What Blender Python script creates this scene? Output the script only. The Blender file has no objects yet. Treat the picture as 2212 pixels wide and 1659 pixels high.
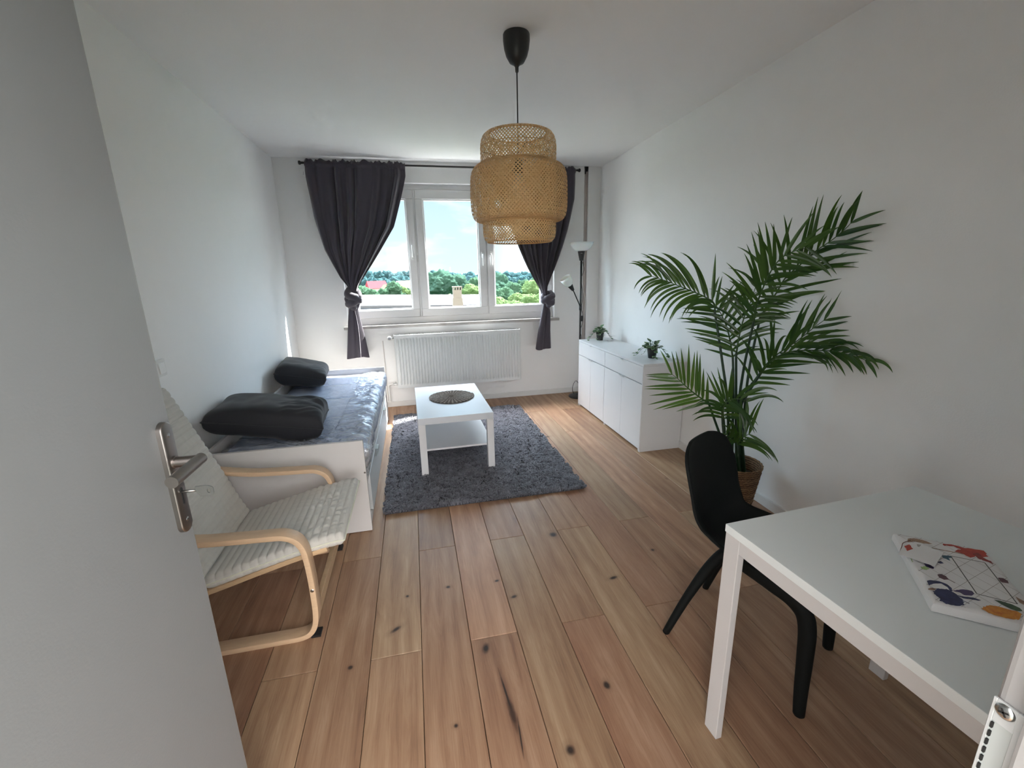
import bpy, bmesh, math, random
from math import sin, cos, pi, sqrt, radians, atan2, floor, exp
from mathutils import Vector, Matrix, noise
rnd = random.Random(7)
SC = bpy.context.scene
COL = SC.collection

# ---------------------------------------------------------------- camera
F = 947.363; CZ = 1.4706
cR = Vector((0.9756564993, -0.2182464616, -0.0215145846))
cU = Vector((0.0743946291, 0.2370889205, 0.9686352683))
cF = Vector((0.2063002504, 0.9466558645, -0.2475537108))
cam_d = bpy.data.cameras.new('camera'); cam = bpy.data.objects.new('camera', cam_d); COL.objects.link(cam)
cam_d.sensor_width = 36; cam_d.lens = 36 * F / 2212; cam_d.clip_start = .02; cam_d.clip_end = 2000
cam.matrix_world = Matrix(((cR.x, cU.x, -cF.x, 0), (cR.y, cU.y, -cF.y, 0), (cR.z, cU.z, -cF.z, CZ), (0, 0, 0, 1)))
SC.camera = cam
# where a sight line meets a plane of the room: used to read real positions off the survey photo
def sight(u, v): return cF + cR * ((u - 1106) / F) - cU * ((v - 829.5) / F)
def onY(u, v, y): d = sight(u, v); return Vector((0, 0, CZ)) + d * (y / d.y)
def onX(u, v, x): d = sight(u, v); return Vector((0, 0, CZ)) + d * (x / d.x)
def onZ(u, v, z): d = sight(u, v); return Vector((0, 0, CZ)) + d * ((z - CZ) / d.z)

# ---------------------------------------------------------------- room numbers
YB = 5.014; XL = -1.23; H = 2.59; YF = .166
def xr(y): return 2.0146 + .0316 * y

# ---------------------------------------------------------------- object helpers
WL = {}
def wl(o): return WL.get(o.name, Vector((0, 0, 0)))
def empty(name, loc, rz=0):
    o = bpy.data.objects.new(name, None); COL.objects.link(o); o.location = loc; o.rotation_euler = (0, 0, rz)
    o.empty_display_size = .05; WL[o.name] = Vector(loc); return o
def tag(o, label=None, cat=None, group=None, kind=None):
    if label: o['label'] = label
    if cat: o['category'] = cat
    if group: o['group'] = group
    if kind: o['kind'] = kind
    return o
def thing(name, label, cat, loc, rz=0, group=None): return tag(empty(name, loc, rz), label, cat, group)

class MB:
    def __init__(s): s.v = []; s.f = []; s.m = []; s.mi = 0; s.X = None; s.uv = None; s.col = None
    def add(s, vs, fs):
        b = len(s.v)
        for p in vs:
            p = Vector(p)
            s.v.append(s.X @ p if s.X is not None else p)
        for f in fs: s.f.append([i + b for i in f]); s.m.append(s.mi)
    def box(s, x0, y0, z0, x1, y1, z1):
        s.add([(x0, y0, z0), (x1, y0, z0), (x1, y1, z0), (x0, y1, z0), (x0, y0, z1), (x1, y0, z1), (x1, y1, z1), (x0, y1, z1)],
              [(3, 2, 1, 0), (4, 5, 6, 7), (0, 1, 5, 4), (1, 2, 6, 5), (2, 3, 7, 6), (3, 0, 4, 7)])
        return s
    def rings(s, R, closed=True, cap0=True, cap1=True):
        n = len(R[0]); vs = [p for r in R for p in r]; fs = []
        for i in range(len(R) - 1):
            for j in range(n if closed else n - 1):
                k = (j + 1) % n
                fs.append((i * n + j, i * n + k, (i + 1) * n + k, (i + 1) * n + j))
        if cap0: fs.append(tuple(range(n - 1, -1, -1)))
        if cap1: fs.append(tuple((len(R) - 1) * n + j for j in range(n)))
        s.add(vs, fs); return s
    def tube(s, pts, r, n=10, cap=True):
        pts = [Vector(p) for p in pts]; R = []; up = None
        for i, p in enumerate(pts):
            t = (pts[min(i + 1, len(pts) - 1)] - pts[max(i - 1, 0)]).normalized()
            if up is None:
                a = Vector((0, 0, 1)) if abs(t.z) < .9 else Vector((1, 0, 0)); up = (a - t * a.dot(t)).normalized()
            else: up = (up - t * up.dot(t)).normalized()
            sd = t.cross(up); rr = r(i / (len(pts) - 1)) if callable(r) else (r[i] if isinstance(r, (list, tuple)) else r)
            R.append([p + (up * cos(2 * pi * k / n) + sd * sin(2 * pi * k / n)) * rr for k in range(n)])
        return s.rings(R, True, cap, cap)
    def cyl(s, p0, p1, r0, r1=None, n=24): return s.tube([p0, p1], [r0, r0 if r1 is None else r1], n)
    def lathe(s, prof, c, n=48, cap0=False, cap1=False):
        c = Vector(c)
        return s.rings([[c + Vector((r * cos(2 * pi * k / n), r * sin(2 * pi * k / n), z)) for k in range(n)] for r, z in prof], True, cap0, cap1)
    def grid(s, fn, nu, nv, wrapu=False):
        vs = [fn(i / nu, j / nv) for j in range(nv + 1) for i in range(nu + (0 if wrapu else 1))]; w = nu if wrapu else nu + 1; fs = []
        for j in range(nv):
            for i in range(nu):
                k = (i + 1) % w if wrapu else i + 1
                fs.append((j * w + i, j * w + k, (j + 1) * w + k, (j + 1) * w + i))
        s.add(vs, fs); return s
    def build(s, name, mat, parent=None, smooth=False, local=False, bevel=0, solid=0, sub=0, seg=2, ang=40, offset=0, recalc=True):
        me = bpy.data.meshes.new(name)
        if parent is not None and not local: o0 = wl(parent)
        elif parent is None and not local:
            xs = [p.x for p in s.v]; ys = [p.y for p in s.v]; o0 = Vector(((min(xs) + max(xs)) / 2, (min(ys) + max(ys)) / 2, min(p.z for p in s.v)))
        else: o0 = Vector((0, 0, 0))
        me.from_pydata([tuple(p - o0) for p in s.v], [], s.f)
        mats = mat if isinstance(mat, (list, tuple)) else [mat]
        for m in mats: me.materials.append(m)
        if len(mats) > 1: me.polygons.foreach_set('material_index', s.m)
        if smooth: me.polygons.foreach_set('use_smooth', [True] * len(me.polygons))
        if recalc:
            bm_ = bmesh.new(); bm_.from_mesh(me); bmesh.ops.recalc_face_normals(bm_, faces=bm_.faces); bm_.to_mesh(me); bm_.free()
        me.update()
        o = bpy.data.objects.new(name, me); COL.objects.link(o)
        if parent is not None: o.parent = parent; WL[o.name] = wl(parent) if not local else Vector((0, 0, 0))
        else: o.location = o0; WL[o.name] = o0
        if solid: m = o.modifiers.new('s', 'SOLIDIFY'); m.thickness = solid; m.offset = offset
        if bevel: m = o.modifiers.new('b', 'BEVEL'); m.width = bevel; m.segments = seg; m.limit_method = 'ANGLE'; m.angle_limit = radians(ang)
        if sub: m = o.modifiers.new('u', 'SUBSURF'); m.levels = sub; m.render_levels = sub
        return o
def B(x0, y0, z0, x1, y1, z1): return MB().box(x0, y0, z0, x1, y1, z1)
def struct(name, mb, mat, **k): o = mb.build(name, mat, **k); o['kind'] = 'structure'; return o

# ---------------------------------------------------------------- material helpers
def lin(c):
    if isinstance(c, str): c = [int(c[i:i + 2], 16) / 255 for i in (0, 2, 4)]
    return tuple(x / 12.92 if x <= .04045 else ((x + .055) / 1.055) ** 2.4 for x in c) + (1,)
class MT:
    def __init__(s, name):
        s.m = bpy.data.materials.new(name); s.m.use_nodes = True; s.t = s.m.node_tree; s.n = s.t.nodes; s.p = s.n['Principled BSDF']; s.out = s.n['Material Output']
    def node(s, ty, **k):
        n = s.n.new(ty)
        for a, b in k.items():
            if a.startswith('i_'): n.inputs[int(a[2:])].default_value = b
            else: setattr(n, a, b)
        return n
    def link(s, a, b): s.t.links.new(a, b)
    def math(s, op, a, b=None, c=None, clamp=False):
        n = s.n.new('ShaderNodeMath'); n.operation = op; n.use_clamp = clamp
        for i, x in enumerate((a, b, c)):
            if x is None: continue
            if isinstance(x, (int, float)): n.inputs[i].default_value = x
            else: s.link(x, n.inputs[i])
        return n.outputs[0]
    def mix(s, f, a, b, mode='MIX'):
        n = s.n.new('ShaderNodeMix'); n.data_type = 'RGBA'; n.blend_type = mode
        for i, x in ((0, f), (6, a), (7, b)):
            if isinstance(x, (int, float, tuple)): n.inputs[i].default_value = x
            else: s.link(x, n.inputs[i])
        return n.outputs[2]
    def obj(s): return s.n.new('ShaderNodeTexCoord').outputs['Object']
    def noise(s, vec, scale, detail=3, rough=.5, dist=0, out=0):
        n = s.n.new('ShaderNodeTexNoise'); n.inputs['Scale'].default_value = scale; n.inputs['Detail'].default_value = detail
        n.inputs['Roughness'].default_value = rough; n.inputs['Distortion'].default_value = dist
        if vec is not None: s.link(vec, n.inputs['Vector'])
        return n.outputs[out]
    def mapping(s, vec, sc=(1, 1, 1), loc=(0, 0, 0), rot=(0, 0, 0)):
        n = s.n.new('ShaderNodeMapping'); n.inputs['Scale'].default_value = sc; n.inputs['Location'].default_value = loc; n.inputs['Rotation'].default_value = rot
        s.link(vec, n.inputs['Vector']); return n.outputs[0]
    def ramp(s, f, stops):
        n = s.n.new('ShaderNodeValToRGB'); cr = n.color_ramp
        while len(cr.elements) < len(stops): cr.elements.new(.5)
        for e, (p, c) in zip(cr.elements, stops): e.position = p; e.color = c if len(c) == 4 else tuple(c) + (1,)
        s.link(f, n.inputs[0]); return n.outputs[0]
    def bump(s, h, strength=.2, dist=.01):
        n = s.n.new('ShaderNodeBump'); n.inputs['Strength'].default_value = strength; n.inputs['Distance'].default_value = dist
        s.link(h, n.inputs['Height']); s.link(n.outputs[0], s.p.inputs['Normal']); return n
    def set(s, **k):
        for a, b in k.items():
            i = s.p.inputs[{'base': 'Base Color', 'rough': 'Roughness', 'metal': 'Metallic', 'spec': 'Specular IOR Level', 'sheen': 'Sheen Weight', 'coat': 'Coat Weight', 'trans': 'Transmission Weight', 'alpha': 'Alpha', 'sub': 'Subsurface Weight'}[a]]
            if isinstance(b, (int, float, tuple)): i.default_value = b
            else: s.link(b, i)
        return s
def simple(name, c, rough=.5, var=.04, bs=0, bsc=60, **k):
    m = MT(name); c = lin(c) if isinstance(c, str) else c
    if var:
        f = m.noise(m.obj(), 9, 4)
        m.set(base=m.mix(f, tuple(x * (1 - var) for x in c[:3]) + (1,), tuple(min(1, x * (1 + var)) for x in c[:3]) + (1,)))
    else: m.set(base=c)
    m.set(rough=rough, **k)
    if bs: m.bump(m.noise(m.obj(), bsc, 5), bs, .004)
    return m.m

M_wall = simple('wall_paint', (.88, .88, .875, 1), .75, .012, .12, 160)
M_ceil = simple('ceiling_paint', (.88, .875, .87, 1), .85, .01, .1, 120)
M_trim = simple('white_lacquer', (.78, .78, .77, 1), .35, .01)
M_pvc = simple('window_pvc', (.80, .80, .80, 1), .28, .01)
M_white = simple('white_foil', (.72, .72, .73, 1), .38, .015)
M_gloss = simple('white_lacquered_top', (.66, .69, .73, 1), .25, .01)
M_bedw = simple('bed_white_foil', (.62, .605, .595, 1), .4, .015)
M_rad = simple('radiator_enamel', (.78, .80, .80, 1), .3, .01)
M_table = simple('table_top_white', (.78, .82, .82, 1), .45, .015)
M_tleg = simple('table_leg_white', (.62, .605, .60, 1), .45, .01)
M_frame = simple('white_lacquer_shaded', (.36, .345, .34, 1), .4, .01)  # white lacquer darkened: the doorway's shade is put into its colour
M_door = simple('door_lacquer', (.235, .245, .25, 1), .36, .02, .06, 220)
M_black = simple('black_plastic', (.012, .012, .013, 1), .42, .02)
M_chair = simple('black_recycled_plastic', (.003, .0045, .0045, 1), .7, .06, .08, 300, spec=.22)
M_blackm = simple('black_powder_coat', (.012, .012, .012, 1), .4, .02)
M_bulb = simple('opal_glass', (.88, .87, .84, 1), .25, 0, sub=.3)
M_steel = simple('brushed_steel', (.29, .265, .25, 1), .33, .03, metal=1)
M_steel2 = simple('polished_screw', (.55, .56, .55, 1), .25, .03, metal=1)
M_key = simple('key_nickel', (.33, .33, .32, 1), .35, .05, metal=1)
M_dark = simple('dark_gap', (.01, .01, .01, 1), .8, 0)
M_birch = None
def wood(name, a, b, axis_scale, rough=.4):
    m = MT(name); co = m.mapping(m.obj(), axis_scale)
    n = m.noise(co, 5, 6, .6, .6); n2 = m.noise(co, 22, 3)
    m.set(base=m.mix(m.math('MULTIPLY', m.math('ADD', n, n2), .5), lin(a), lin(b)), rough=rough); m.bump(n2, .05, .002); return m.m
M_birch = wood('birch_veneer', 'b8977a', 'dcc09e', (1.2, 14, 14), .38)
M_birch2 = wood('birch_ply', 'ab8c6c', 'cfb48f', (1.2, 10, 14), .45)
def fabric(name, c, sc=420, rough=.9, sheen=.25, bump=.25, var=.1):
    m = MT(name); c = lin(c); w = m.n.new('ShaderNodeTexWave'); w.inputs['Scale'].default_value = sc / 6; w.inputs['Distortion'].default_value = 1.5
    m.link(m.obj(), w.inputs[0]); n = m.noise(m.obj(), sc, 2); f = m.noise(m.obj(), 7, 4)
    m.set(base=m.mix(f, tuple(x * (1 - var) for x in c[:3]) + (1,), tuple(x * (1 + var) for x in c[:3]) + (1,)), rough=rough, sheen=sheen)
    m.bump(m.math('ADD', w.outputs[1], n), bump, .0015); return m.m
M_curt = fabric('curtain_charcoal', '413b46', 500, .7, .35, .1)
M_pill = fabric('pillow_anthracite', '17181f', 500, .75, .12, .1)
M_quilt = fabric('beige_grey_cotton', 'c2bfb8', 600, .9, .2, .25, .04)
M_pipe = fabric('cushion_piping', 'cfcfbc', 600, .9, .1, .1, .04)
M_matt = fabric('mattress_ticking', 'b2c6ec', 300, .9, .1, .2, .05)  # blue of the sky's reflection is put into the pale ticking colour
M_leafP = None

# glass: thin, lets light straight through with a faint reflection
def thin_glass(name, tint=(.97, .98, .98, 1), refl=.06, rough=0.0):
    m = MT(name); n = m.n; t = n.new('ShaderNodeBsdfTransparent'); t.inputs[0].default_value = tint
    g = n.new('ShaderNodeBsdfGlossy'); g.inputs['Roughness'].default_value = rough
    lw = n.new('ShaderNodeLayerWeight'); lw.inputs[0].default_value = .5; fz = m.math('MULTIPLY_ADD', m.math('POWER', lw.outputs[1], 5.0), .35, .006)
    mx = n.new('ShaderNodeMixShader'); m.link(fz, mx.inputs[0]); m.link(t.outputs[0], mx.inputs[1]); m.link(g.outputs[0], mx.inputs[2])
    m.link(mx.outputs[0], m.out.inputs[0]); n.remove(m.p); return m.m
M_glass = thin_glass('window_glass')
def plastic_wrap():
    m = MT('clear_plastic_film'); n = m.n; t = n.new('ShaderNodeBsdfTransparent'); t.inputs[0].default_value = (.95, .97, .99, 1)
    g = n.new('ShaderNodeBsdfGlossy'); g.inputs['Roughness'].default_value = .16; g.inputs[0].default_value = (.95, .97, 1, 1)
    d = n.new('ShaderNodeBsdfTranslucent'); d.inputs[0].default_value = (.8, .85, .9, 1)
    d2 = n.new('ShaderNodeBsdfDiffuse'); d2.inputs[0].default_value = (.85, .88, .92, 1)
    bp = n.new('ShaderNodeBump'); bp.inputs['Strength'].default_value = .9; bp.inputs['Distance'].default_value = .01
    nz = m.noise(m.mapping(m.obj(), (1, 2.2, 1)), 22, 4, .6, 1.5); m.link(nz, bp.inputs['Height'])
    for q in (g, d2): m.link(bp.outputs[0], q.inputs['Normal'])
    fr = n.new('ShaderNodeLayerWeight'); fr.inputs[0].default_value = .45; m.link(bp.outputs[0], fr.inputs['Normal'])
    a = n.new('ShaderNodeMixShader'); a.inputs[0].default_value = .26; m.link(t.outputs[0], a.inputs[1]); m.link(d2.outputs[0], a.inputs[2])
    b = n.new('ShaderNodeMixShader'); m.link(m.math('MULTIPLY_ADD', m.math('POWER', fr.outputs[1], 3.0), .6, .17, True), b.inputs[0]); m.link(a.outputs[0], b.inputs[1]); m.link(g.outputs[0], b.inputs[2])
    m.link(b.outputs[0], m.out.inputs[0]); n.remove(m.p); return m.m
M_film = plastic_wrap()

# oak floor, reads plank UVs (metres along / across) and a per-plank random colour
def floor_mat():
    m = MT('oak_planks'); uv = m.n.new('ShaderNodeUVMap').outputs[0]
    at = m.n.new('ShaderNodeAttribute'); at.attribute_name = 'plank'; sp = m.n.new('ShaderNodeSeparateColor'); m.link(at.outputs[0], sp.inputs[0])
    off = m.n.new('ShaderNodeVectorMath'); off.operation = 'MULTIPLY_ADD'; m.link(at.outputs[0], off.inputs[0]); off.inputs[1].default_value = (40, 40, 40); m.link(uv, off.inputs[2])
    v = off.outputs[0]
    g1 = m.noise(m.mapping(v, (2.2, 22, 1)), 1.0, 6, .66, 1.6)       # broad streaks
    g2 = m.noise(m.mapping(v, (7, 240, 1)), 1.0, 3, .6)             # fine pores
    w = m.n.new('ShaderNodeTexWave'); w.wave_type = 'RINGS'; w.inputs['Scale'].default_value = .9; w.inputs['Distortion'].default_value = 9; w.inputs['Detail'].default_value = 3; w.inputs['Detail Scale'].default_value = .7
    m.link(m.mapping(v, (.8, 5.5, 1)), w.inputs[0])
    big = m.noise(m.mapping(v, (1.1, 3.2, 1)), 1.6, 3, .5, .5)
    f = m.math('ADD', m.math('MULTIPLY', g1, .5), m.math('ADD', m.math('MULTIPLY', w.outputs[1], .10), m.math('ADD', m.math('MULTIPLY', g2, .25), m.math('MULTIPLY', big, .36))))
    col = m.ramp(f, [(.34, lin('6c5445')), (.52, lin('97775f')), (.66, lin('a78a70')), (.84, lin('bba189'))])
    tint = m.mix(sp.outputs[0], (.80, .76, .74, 1), (1.1, 1.08, 1.06, 1)); col = m.mix(1., col, tint, 'MULTIPLY')
    pk = m.mix(sp.outputs[1], (1.05, .95, .93, 1), (.97, 1.0, .95, 1)); col = m.mix(1., col, pk, 'MULTIPLY')
    # small knots scattered along the boards
    vo = m.n.new('ShaderNodeTexVoronoi'); vo.inputs['Scale'].default_value = 1; m.link(m.mapping(v, (2.3, 4.6, 1)), vo.inputs[0])
    kn = m.math('SUBTRACT', 1, m.math('MULTIPLY', m.math('ADD', vo.outputs[0], m.math('MULTIPLY', g1, .04)), 11), None, True)
    col = m.mix(m.math('MULTIPLY', kn, .75), col, lin('4a2f22'))
    # knots and the long split where the photo shows them (world position on the floor)
    geo = m.n.new('ShaderNodeNewGeometry').outputs['Position']
    nz = m.noise(geo, 14, 3, .6)
    def knot(x, y, rx, ry, rot, colr, halo):
        nonlocal col
        mp = m.mapping(geo, (1, 1, 1)); mp_n = mp.node; mp_n.vector_type = 'TEXTURE'; mp_n.inputs['Location'].default_value = (x, y, 0); mp_n.inputs['Rotation'].default_value = (0, 0, rot); mp_n.inputs['Scale'].default_value = (rx, ry, 1)
        ln = m.n.new('ShaderNodeVectorMath'); ln.operation = 'LENGTH'; m.link(mp, ln.inputs[0])
        d = m.math('ADD', ln.outputs['Value'], m.math('MULTIPLY', m.math('SUBTRACT', nz, .5), 1.3))
        a = m.math('SUBTRACT', 1.6, d, None, True)
        if halo: col = m.mix(m.math('MULTIPLY', m.math('SUBTRACT', 1.0, m.math('MULTIPLY', d, 1 / halo), None, True), .45), col, lin('5c3d2c'))
        col = m.mix(a, col, colr)
    dk = lin('33261f')
    for (x, y, rx, ry, ro) in [(-.176, 1.635, .020, .008, .6), (.184, 1.448, .011, .022, -.3), (.688, 2.133, .016, .018, .3), (.357, 1.703, .012, .007, .3), (.063, 1.844, .008, .007, 0),
                               (.586, 1.181, .008, .011, 0), (.381, 1.0, .012, .013, 0), (-.342, 1.484, .007, .007, 0), (.862, 1.711, .016, .007, .2), (1.163, 1.864, .008, .008, 0), (-.129, 1.828, .006, .006, 0), (.035, 1.162, .006, .006, 0), (.30, 1.83, .008, .005, .2), (1.1, 3.62, .025, .012, .2)]:
        knot(x, y, rx, ry, ro, dk, 3.2)
    knot(.228, 1.16, .0085, .045, .05, dk, 3.5); knot(.222, 1.24, .003, .07, .08, dk, 5); knot(.237, 1.08, .002, .05, -.08, dk, 0)
    m.set(base=col, rough=m.math('MULTIPLY_ADD', g1, .15, .40), spec=.45); m.bump(m.math('ADD', g2, g1), .10, .0012); return m.m
M_floor = floor_mat()
SKY_LO, SKY_HI, SIDE_FILL, BACK_FILL, GROUND, GROUND_BACK, SUN, EXPO = .51, 29.0, 7.8, 2.7, 3.2, 1.8, 18.0, 1.22
# ================================================================ ROOM SHELL
def planks():
    mb = MB(); uvs = []; cols = []; W = .19790; g = .0010; L = 2.2; x0 = -.2675
    k0 = int(floor((XL - .05 - x0) / W)); k1 = int(floor((2.25 - x0) / W))
    for k in range(k0, k1 + 1):
        xa = x0 + k * W; xb = xa + W; j0 = 1.500 if k % 2 == 0 else 2.170
        y = j0 - L * 2
        while y < YB + .05:
            ya, yb = max(y, -.6), min(y + L, YB + .04)
            if yb > ya + .01:
                c = (rnd.random(), rnd.random(), rnd.random(), 1)
                xa2, xb2, ya2, yb2 = max(xa, XL - .04) + g, min(xb, 2.24) - g, ya + g, yb - g
                if xb2 > xa2:
                    b = len(mb.v); t = .0012
                    mb.box(xa2, ya2, -.016, xb2, yb2, 0)
                    for f in mb.f[-6:]:
                        for i in f: uvs.append((mb.v[i].y - y, mb.v[i].x - xa))
                        cols.extend([c] * 4)
            y += L
    o = mb.build('floor', M_floor); me = o.data
    uv = me.uv_layers.new(name='uv'); uv.data.foreach_set('uv', [a for p in uvs for a in p])
    ca = me.color_attributes.new('plank', 'FLOAT_COLOR', 'CORNER'); ca.data.foreach_set('color', [a for p in cols for a in p])
    m = o.modifiers.new('b', 'BEVEL'); m.width = .0016; m.segments = 1; m.limit_method = 'ANGLE'
    o['kind'] = 'structure'; return o
planks()
struct('floor_underlay', B(XL - .05, -.6, -.06, 2.25, YB + .05, -.0165), M_dark)
struct('ceiling', B(XL - .15, YF - .15, H, 2.4, YB + .45, H + .15), M_ceil)
struct('wall_left', B(XL - .15, YF - .15, -.06, XL, YB + .3, H), M_wall)
mb = MB(); a, b = YF - .15, YB + .3
mb.add([(xr(a), a, -.06), (xr(a) + .2, a, -.06), (xr(b) + .2, b, -.06), (xr(b), b, -.06), (xr(a), a, H), (xr(a) + .2, a, H), (xr(b) + .2, b, H), (xr(b), b, H)],
       [(3, 2, 1, 0), (4, 5, 6, 7), (0, 1, 5, 4), (1, 2, 6, 5), (2, 3, 7, 6), (3, 0, 4, 7)])
struct('wall_right', mb, M_wall)
# window wall with its opening and the chase slot near the corner
WX0, WX1, WZ0, WZ1 = -.695, 1.622, .935, 2.385; SX0, SX1 = 1.976, 2.022; YO = YB + .30
mb = MB()
mb.box(XL - .1, YB, -.06, WX0, YO, H); mb.box(WX1, YB, -.06, SX0, YO, H); mb.box(SX1, YB, -.06, 2.35, YO, H)
mb.box(SX0, YB + .035, -.06, SX1, YO, H)
mb.box(WX0, YB, -.06, WX1, YO, WZ0 - .03); mb.box(WX0, YB, WZ1, WX1, YO, H)
struct('wall_back', mb, M_wall)
# front wall with the doorway the picture is taken from
DX0, DX1 = -.50, .455
mb = MB(); ya, yb = YF - .14, YF
mb.box(XL - .1, ya, -.06, DX0, yb, H); mb.box(DX1, ya, -.06, 2.3, yb, H); mb.box(DX0, ya, 2.06, DX1, yb, H)
struct('wall_front', mb, M_wall)

# baseboards: square board, slim top bevel
def skirt(name, mb): return struct(name, mb, M_trim, bevel=.003)
skirt('baseboard_back', B(XL, YB - .014, 0, 2.165, YB, .062))
skirt('baseboard_left', B(XL, YF, 0, XL + .014, YB - .014, .062))
mb = MB(); a, b = YF, YB - .014
mb.add([(xr(a) - .014, a, 0), (xr(a), a, 0), (xr(b), b, 0), (xr(b) - .014, b, 0), (xr(a) - .014, a, .062), (xr(a), a, .062), (xr(b), b, .062), (xr(b) - .014, b, .062)],
       [(3, 2, 1, 0), (4, 5, 6, 7), (0, 1, 5, 4), (1, 2, 6, 5), (2, 3, 7, 6), (3, 0, 4, 7)])
skirt('baseboard_right', mb)
M_raw = simple('raw_chase_plaster', (.50, .43, .40, 1), .9, .12, .5, 40)
o = struct('trim_1', B(SX0 + .001, YB + .018, .0, SX1 - .001, YB + .034, H - .01), M_raw)
o['label'] = 'narrow unplastered slot in the window wall beside the right corner'
mb = MB(); mb.cyl((1.985, YB + .012, H - .075), (1.985, YB + .012, H - .002), .010, .018, 12); mb.cyl((2.004, YB + .01, H - .05), (2.004, YB + .01, H - .002), .012, .016, 12)
struct('trim_2', mb, M_dark)

# cable lying in the slot
def wob(x, y, z0, z1, a, n, seed):
    r = random.Random(seed); return [(x + r.uniform(-a, a), y + r.uniform(-.003, .003), z0 + (z1 - z0) * i / n) for i in range(n + 1)]
def smooth_path(P, k=6):
    P = [Vector(p) for p in P]; out = []
    for i in range(len(P) - 1):
        p0, p1, p2, p3 = P[max(i - 1, 0)], P[i], P[i + 1], P[min(i + 2, len(P) - 1)]
        for j in range(k):
            t = j / k
            out.append(.5 * ((2 * p1) + (p2 - p0) * t + (2 * p0 - 5 * p1 + 4 * p2 - p3) * t * t + (3 * p1 - p0 - 3 * p2 + p3) * t ** 3))
    out.append(P[-1]); return out
M_cabw = simple('white_cable', (.62, .58, .55, 1), .5, .02)
mb = MB(); mb.tube(smooth_path(wob(1.990, YB + .009, .78, 2.5, .006, 14, 3)), .004, 8)
tag(mb.build('wall_cable', M_cabw, smooth=True), 'thin pale cable running down the bare slot behind the floor lamp', 'cable')
mb = MB(); mb.tube(smooth_path([(1.995, YB + .008, .80), (2.0, YB - .012, .95), (2.006, YB - .014, 1.1), (1.992, YB - .012, 1.2), (1.99, YB + .006, 1.24)]), .0065, 8)
tag(mb.build('cable_end', M_cabw, smooth=True), 'loose bulging white cable loop sticking out of the wall slot', 'cable')

# ---------------------------------------------------------------- doorway jamb (right of the camera)
fr = thing('trim_4', None, None, (0.44, YF, 0)); WL[fr.name] = Vector((.44, YF, 0)); fr['kind'] = 'structure'
JX = .405; JY = YF + .012
mb = MB(); mb.box(JX, YF - .155, 0, DX1 + .02, JY, 2.05)
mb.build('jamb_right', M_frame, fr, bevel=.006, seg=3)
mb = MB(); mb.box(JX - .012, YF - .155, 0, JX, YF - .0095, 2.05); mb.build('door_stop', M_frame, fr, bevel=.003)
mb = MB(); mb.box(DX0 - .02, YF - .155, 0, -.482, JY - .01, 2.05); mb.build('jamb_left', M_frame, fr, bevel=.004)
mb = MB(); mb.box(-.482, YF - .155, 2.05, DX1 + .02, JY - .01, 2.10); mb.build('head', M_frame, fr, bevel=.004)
# strike plate on the jamb
sp = thing('strike_plate', 'silver steel strike plate with one screw on the white door frame', 'strike plate', (JX, YF - .02, 1.15))
M_zinc = simple('zinc_plate', (.62, .63, .63, 1), .38, .03, metal=.35)
sy0, sy1 = YF - .060, YF + .0108; sz0, sz1 = .95, 1.1555
mb = MB()   # plate with rectangular latch hole
hy0, hy1, hz0, hz1 = YF - .0035, YF + .0085, 1.035, 1.136; x0, x1 = JX - .0025, JX - .0002
mb.box(x0, sy0, sz0, x1, hy0, sz1); mb.box(x0, hy1, sz0, x1, sy1, sz1); mb.box(x0, hy0, hz1, x1, hy1, sz1); mb.box(x0, hy0, sz0, x1, hy1, hz0)
mb.build('plate', M_zinc, sp, bevel=.0004, seg=1)
mb = MB(); mb.box(JX - .0012, hy0, hz0, JX - .0004, hy1, hz1); mb.build('latch_pocket', simple('pocket_grey', (.45, .47, .46, 1), .5, .03), sp)
mb = MB()
for i in range(12): z = hz0 + .004 + i * .0082; mb.box(JX - .003, hy1 - .0016, z, JX - .0013, hy1 - .0002, z + .005)
mb.build('tooth_strip', M_dark, sp)
mb = MB(); mb.lathe([(0, .0021), (.004, .0021), (.0056, .0012), (.006, 0)], (0, 0, 0), 24)
for q in range(2):
    a = q * pi / 2; mb2 = MB(); 
mb.X = None
sc = MB(); sc.X = Matrix.Translation((JX - .0025, YF + .003, 1.149)) @ Matrix.Rotation(-pi / 2, 4, 'Y')
sc.lathe([(.0001, .0018), (.0035, .0018), (.0055, .0010), (.006, 0)], (0, 0, 0), 24)
scr = sc.build('screw', M_steel2, sp, smooth=True)
sc = MB(); sc.X = Matrix.Translation((JX - .0025, YF + .003, 1.149)) @ Matrix.Rotation(-pi / 2, 4, 'Y') @ Matrix.Rotation(.5, 4, 'Z')
sc.box(-.0032, -.0006, .0012, .0032, .0006, .0021); sc.box(-.0006, -.0032, .0012, .0006, .0032, .0021)
sc.build('cross_slot', M_dark, scr)

# ---------------------------------------------------------------- open door leaf on the left
DE = Vector((-.476, .929, 0)); HG = Vector((-.494, .145, 0)); DD = (DE - HG); DD.z = 0; DL = DD.length; DD.normalize(); DN = Vector((DD.y, -DD.x, 0))   # DN points into the doorway
dr = thing('door_1', None, None, HG); dr['kind'] = 'structure'
def dpt(s, n, z): return HG + DD * s + DN * n + Vector((0, 0, z))
DM = Matrix(((DD.x, DN.x, 0, HG.x), (DD.y, DN.y, 0, HG.y), (0, 0, 1, 0), (0, 0, 0, 1)))
mb = MB(); mb.X = DM; mb.box(0, -.040, .008, DL, 0, 2.03); mb.build('leaf', M_door, dr, bevel=.0025)
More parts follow.
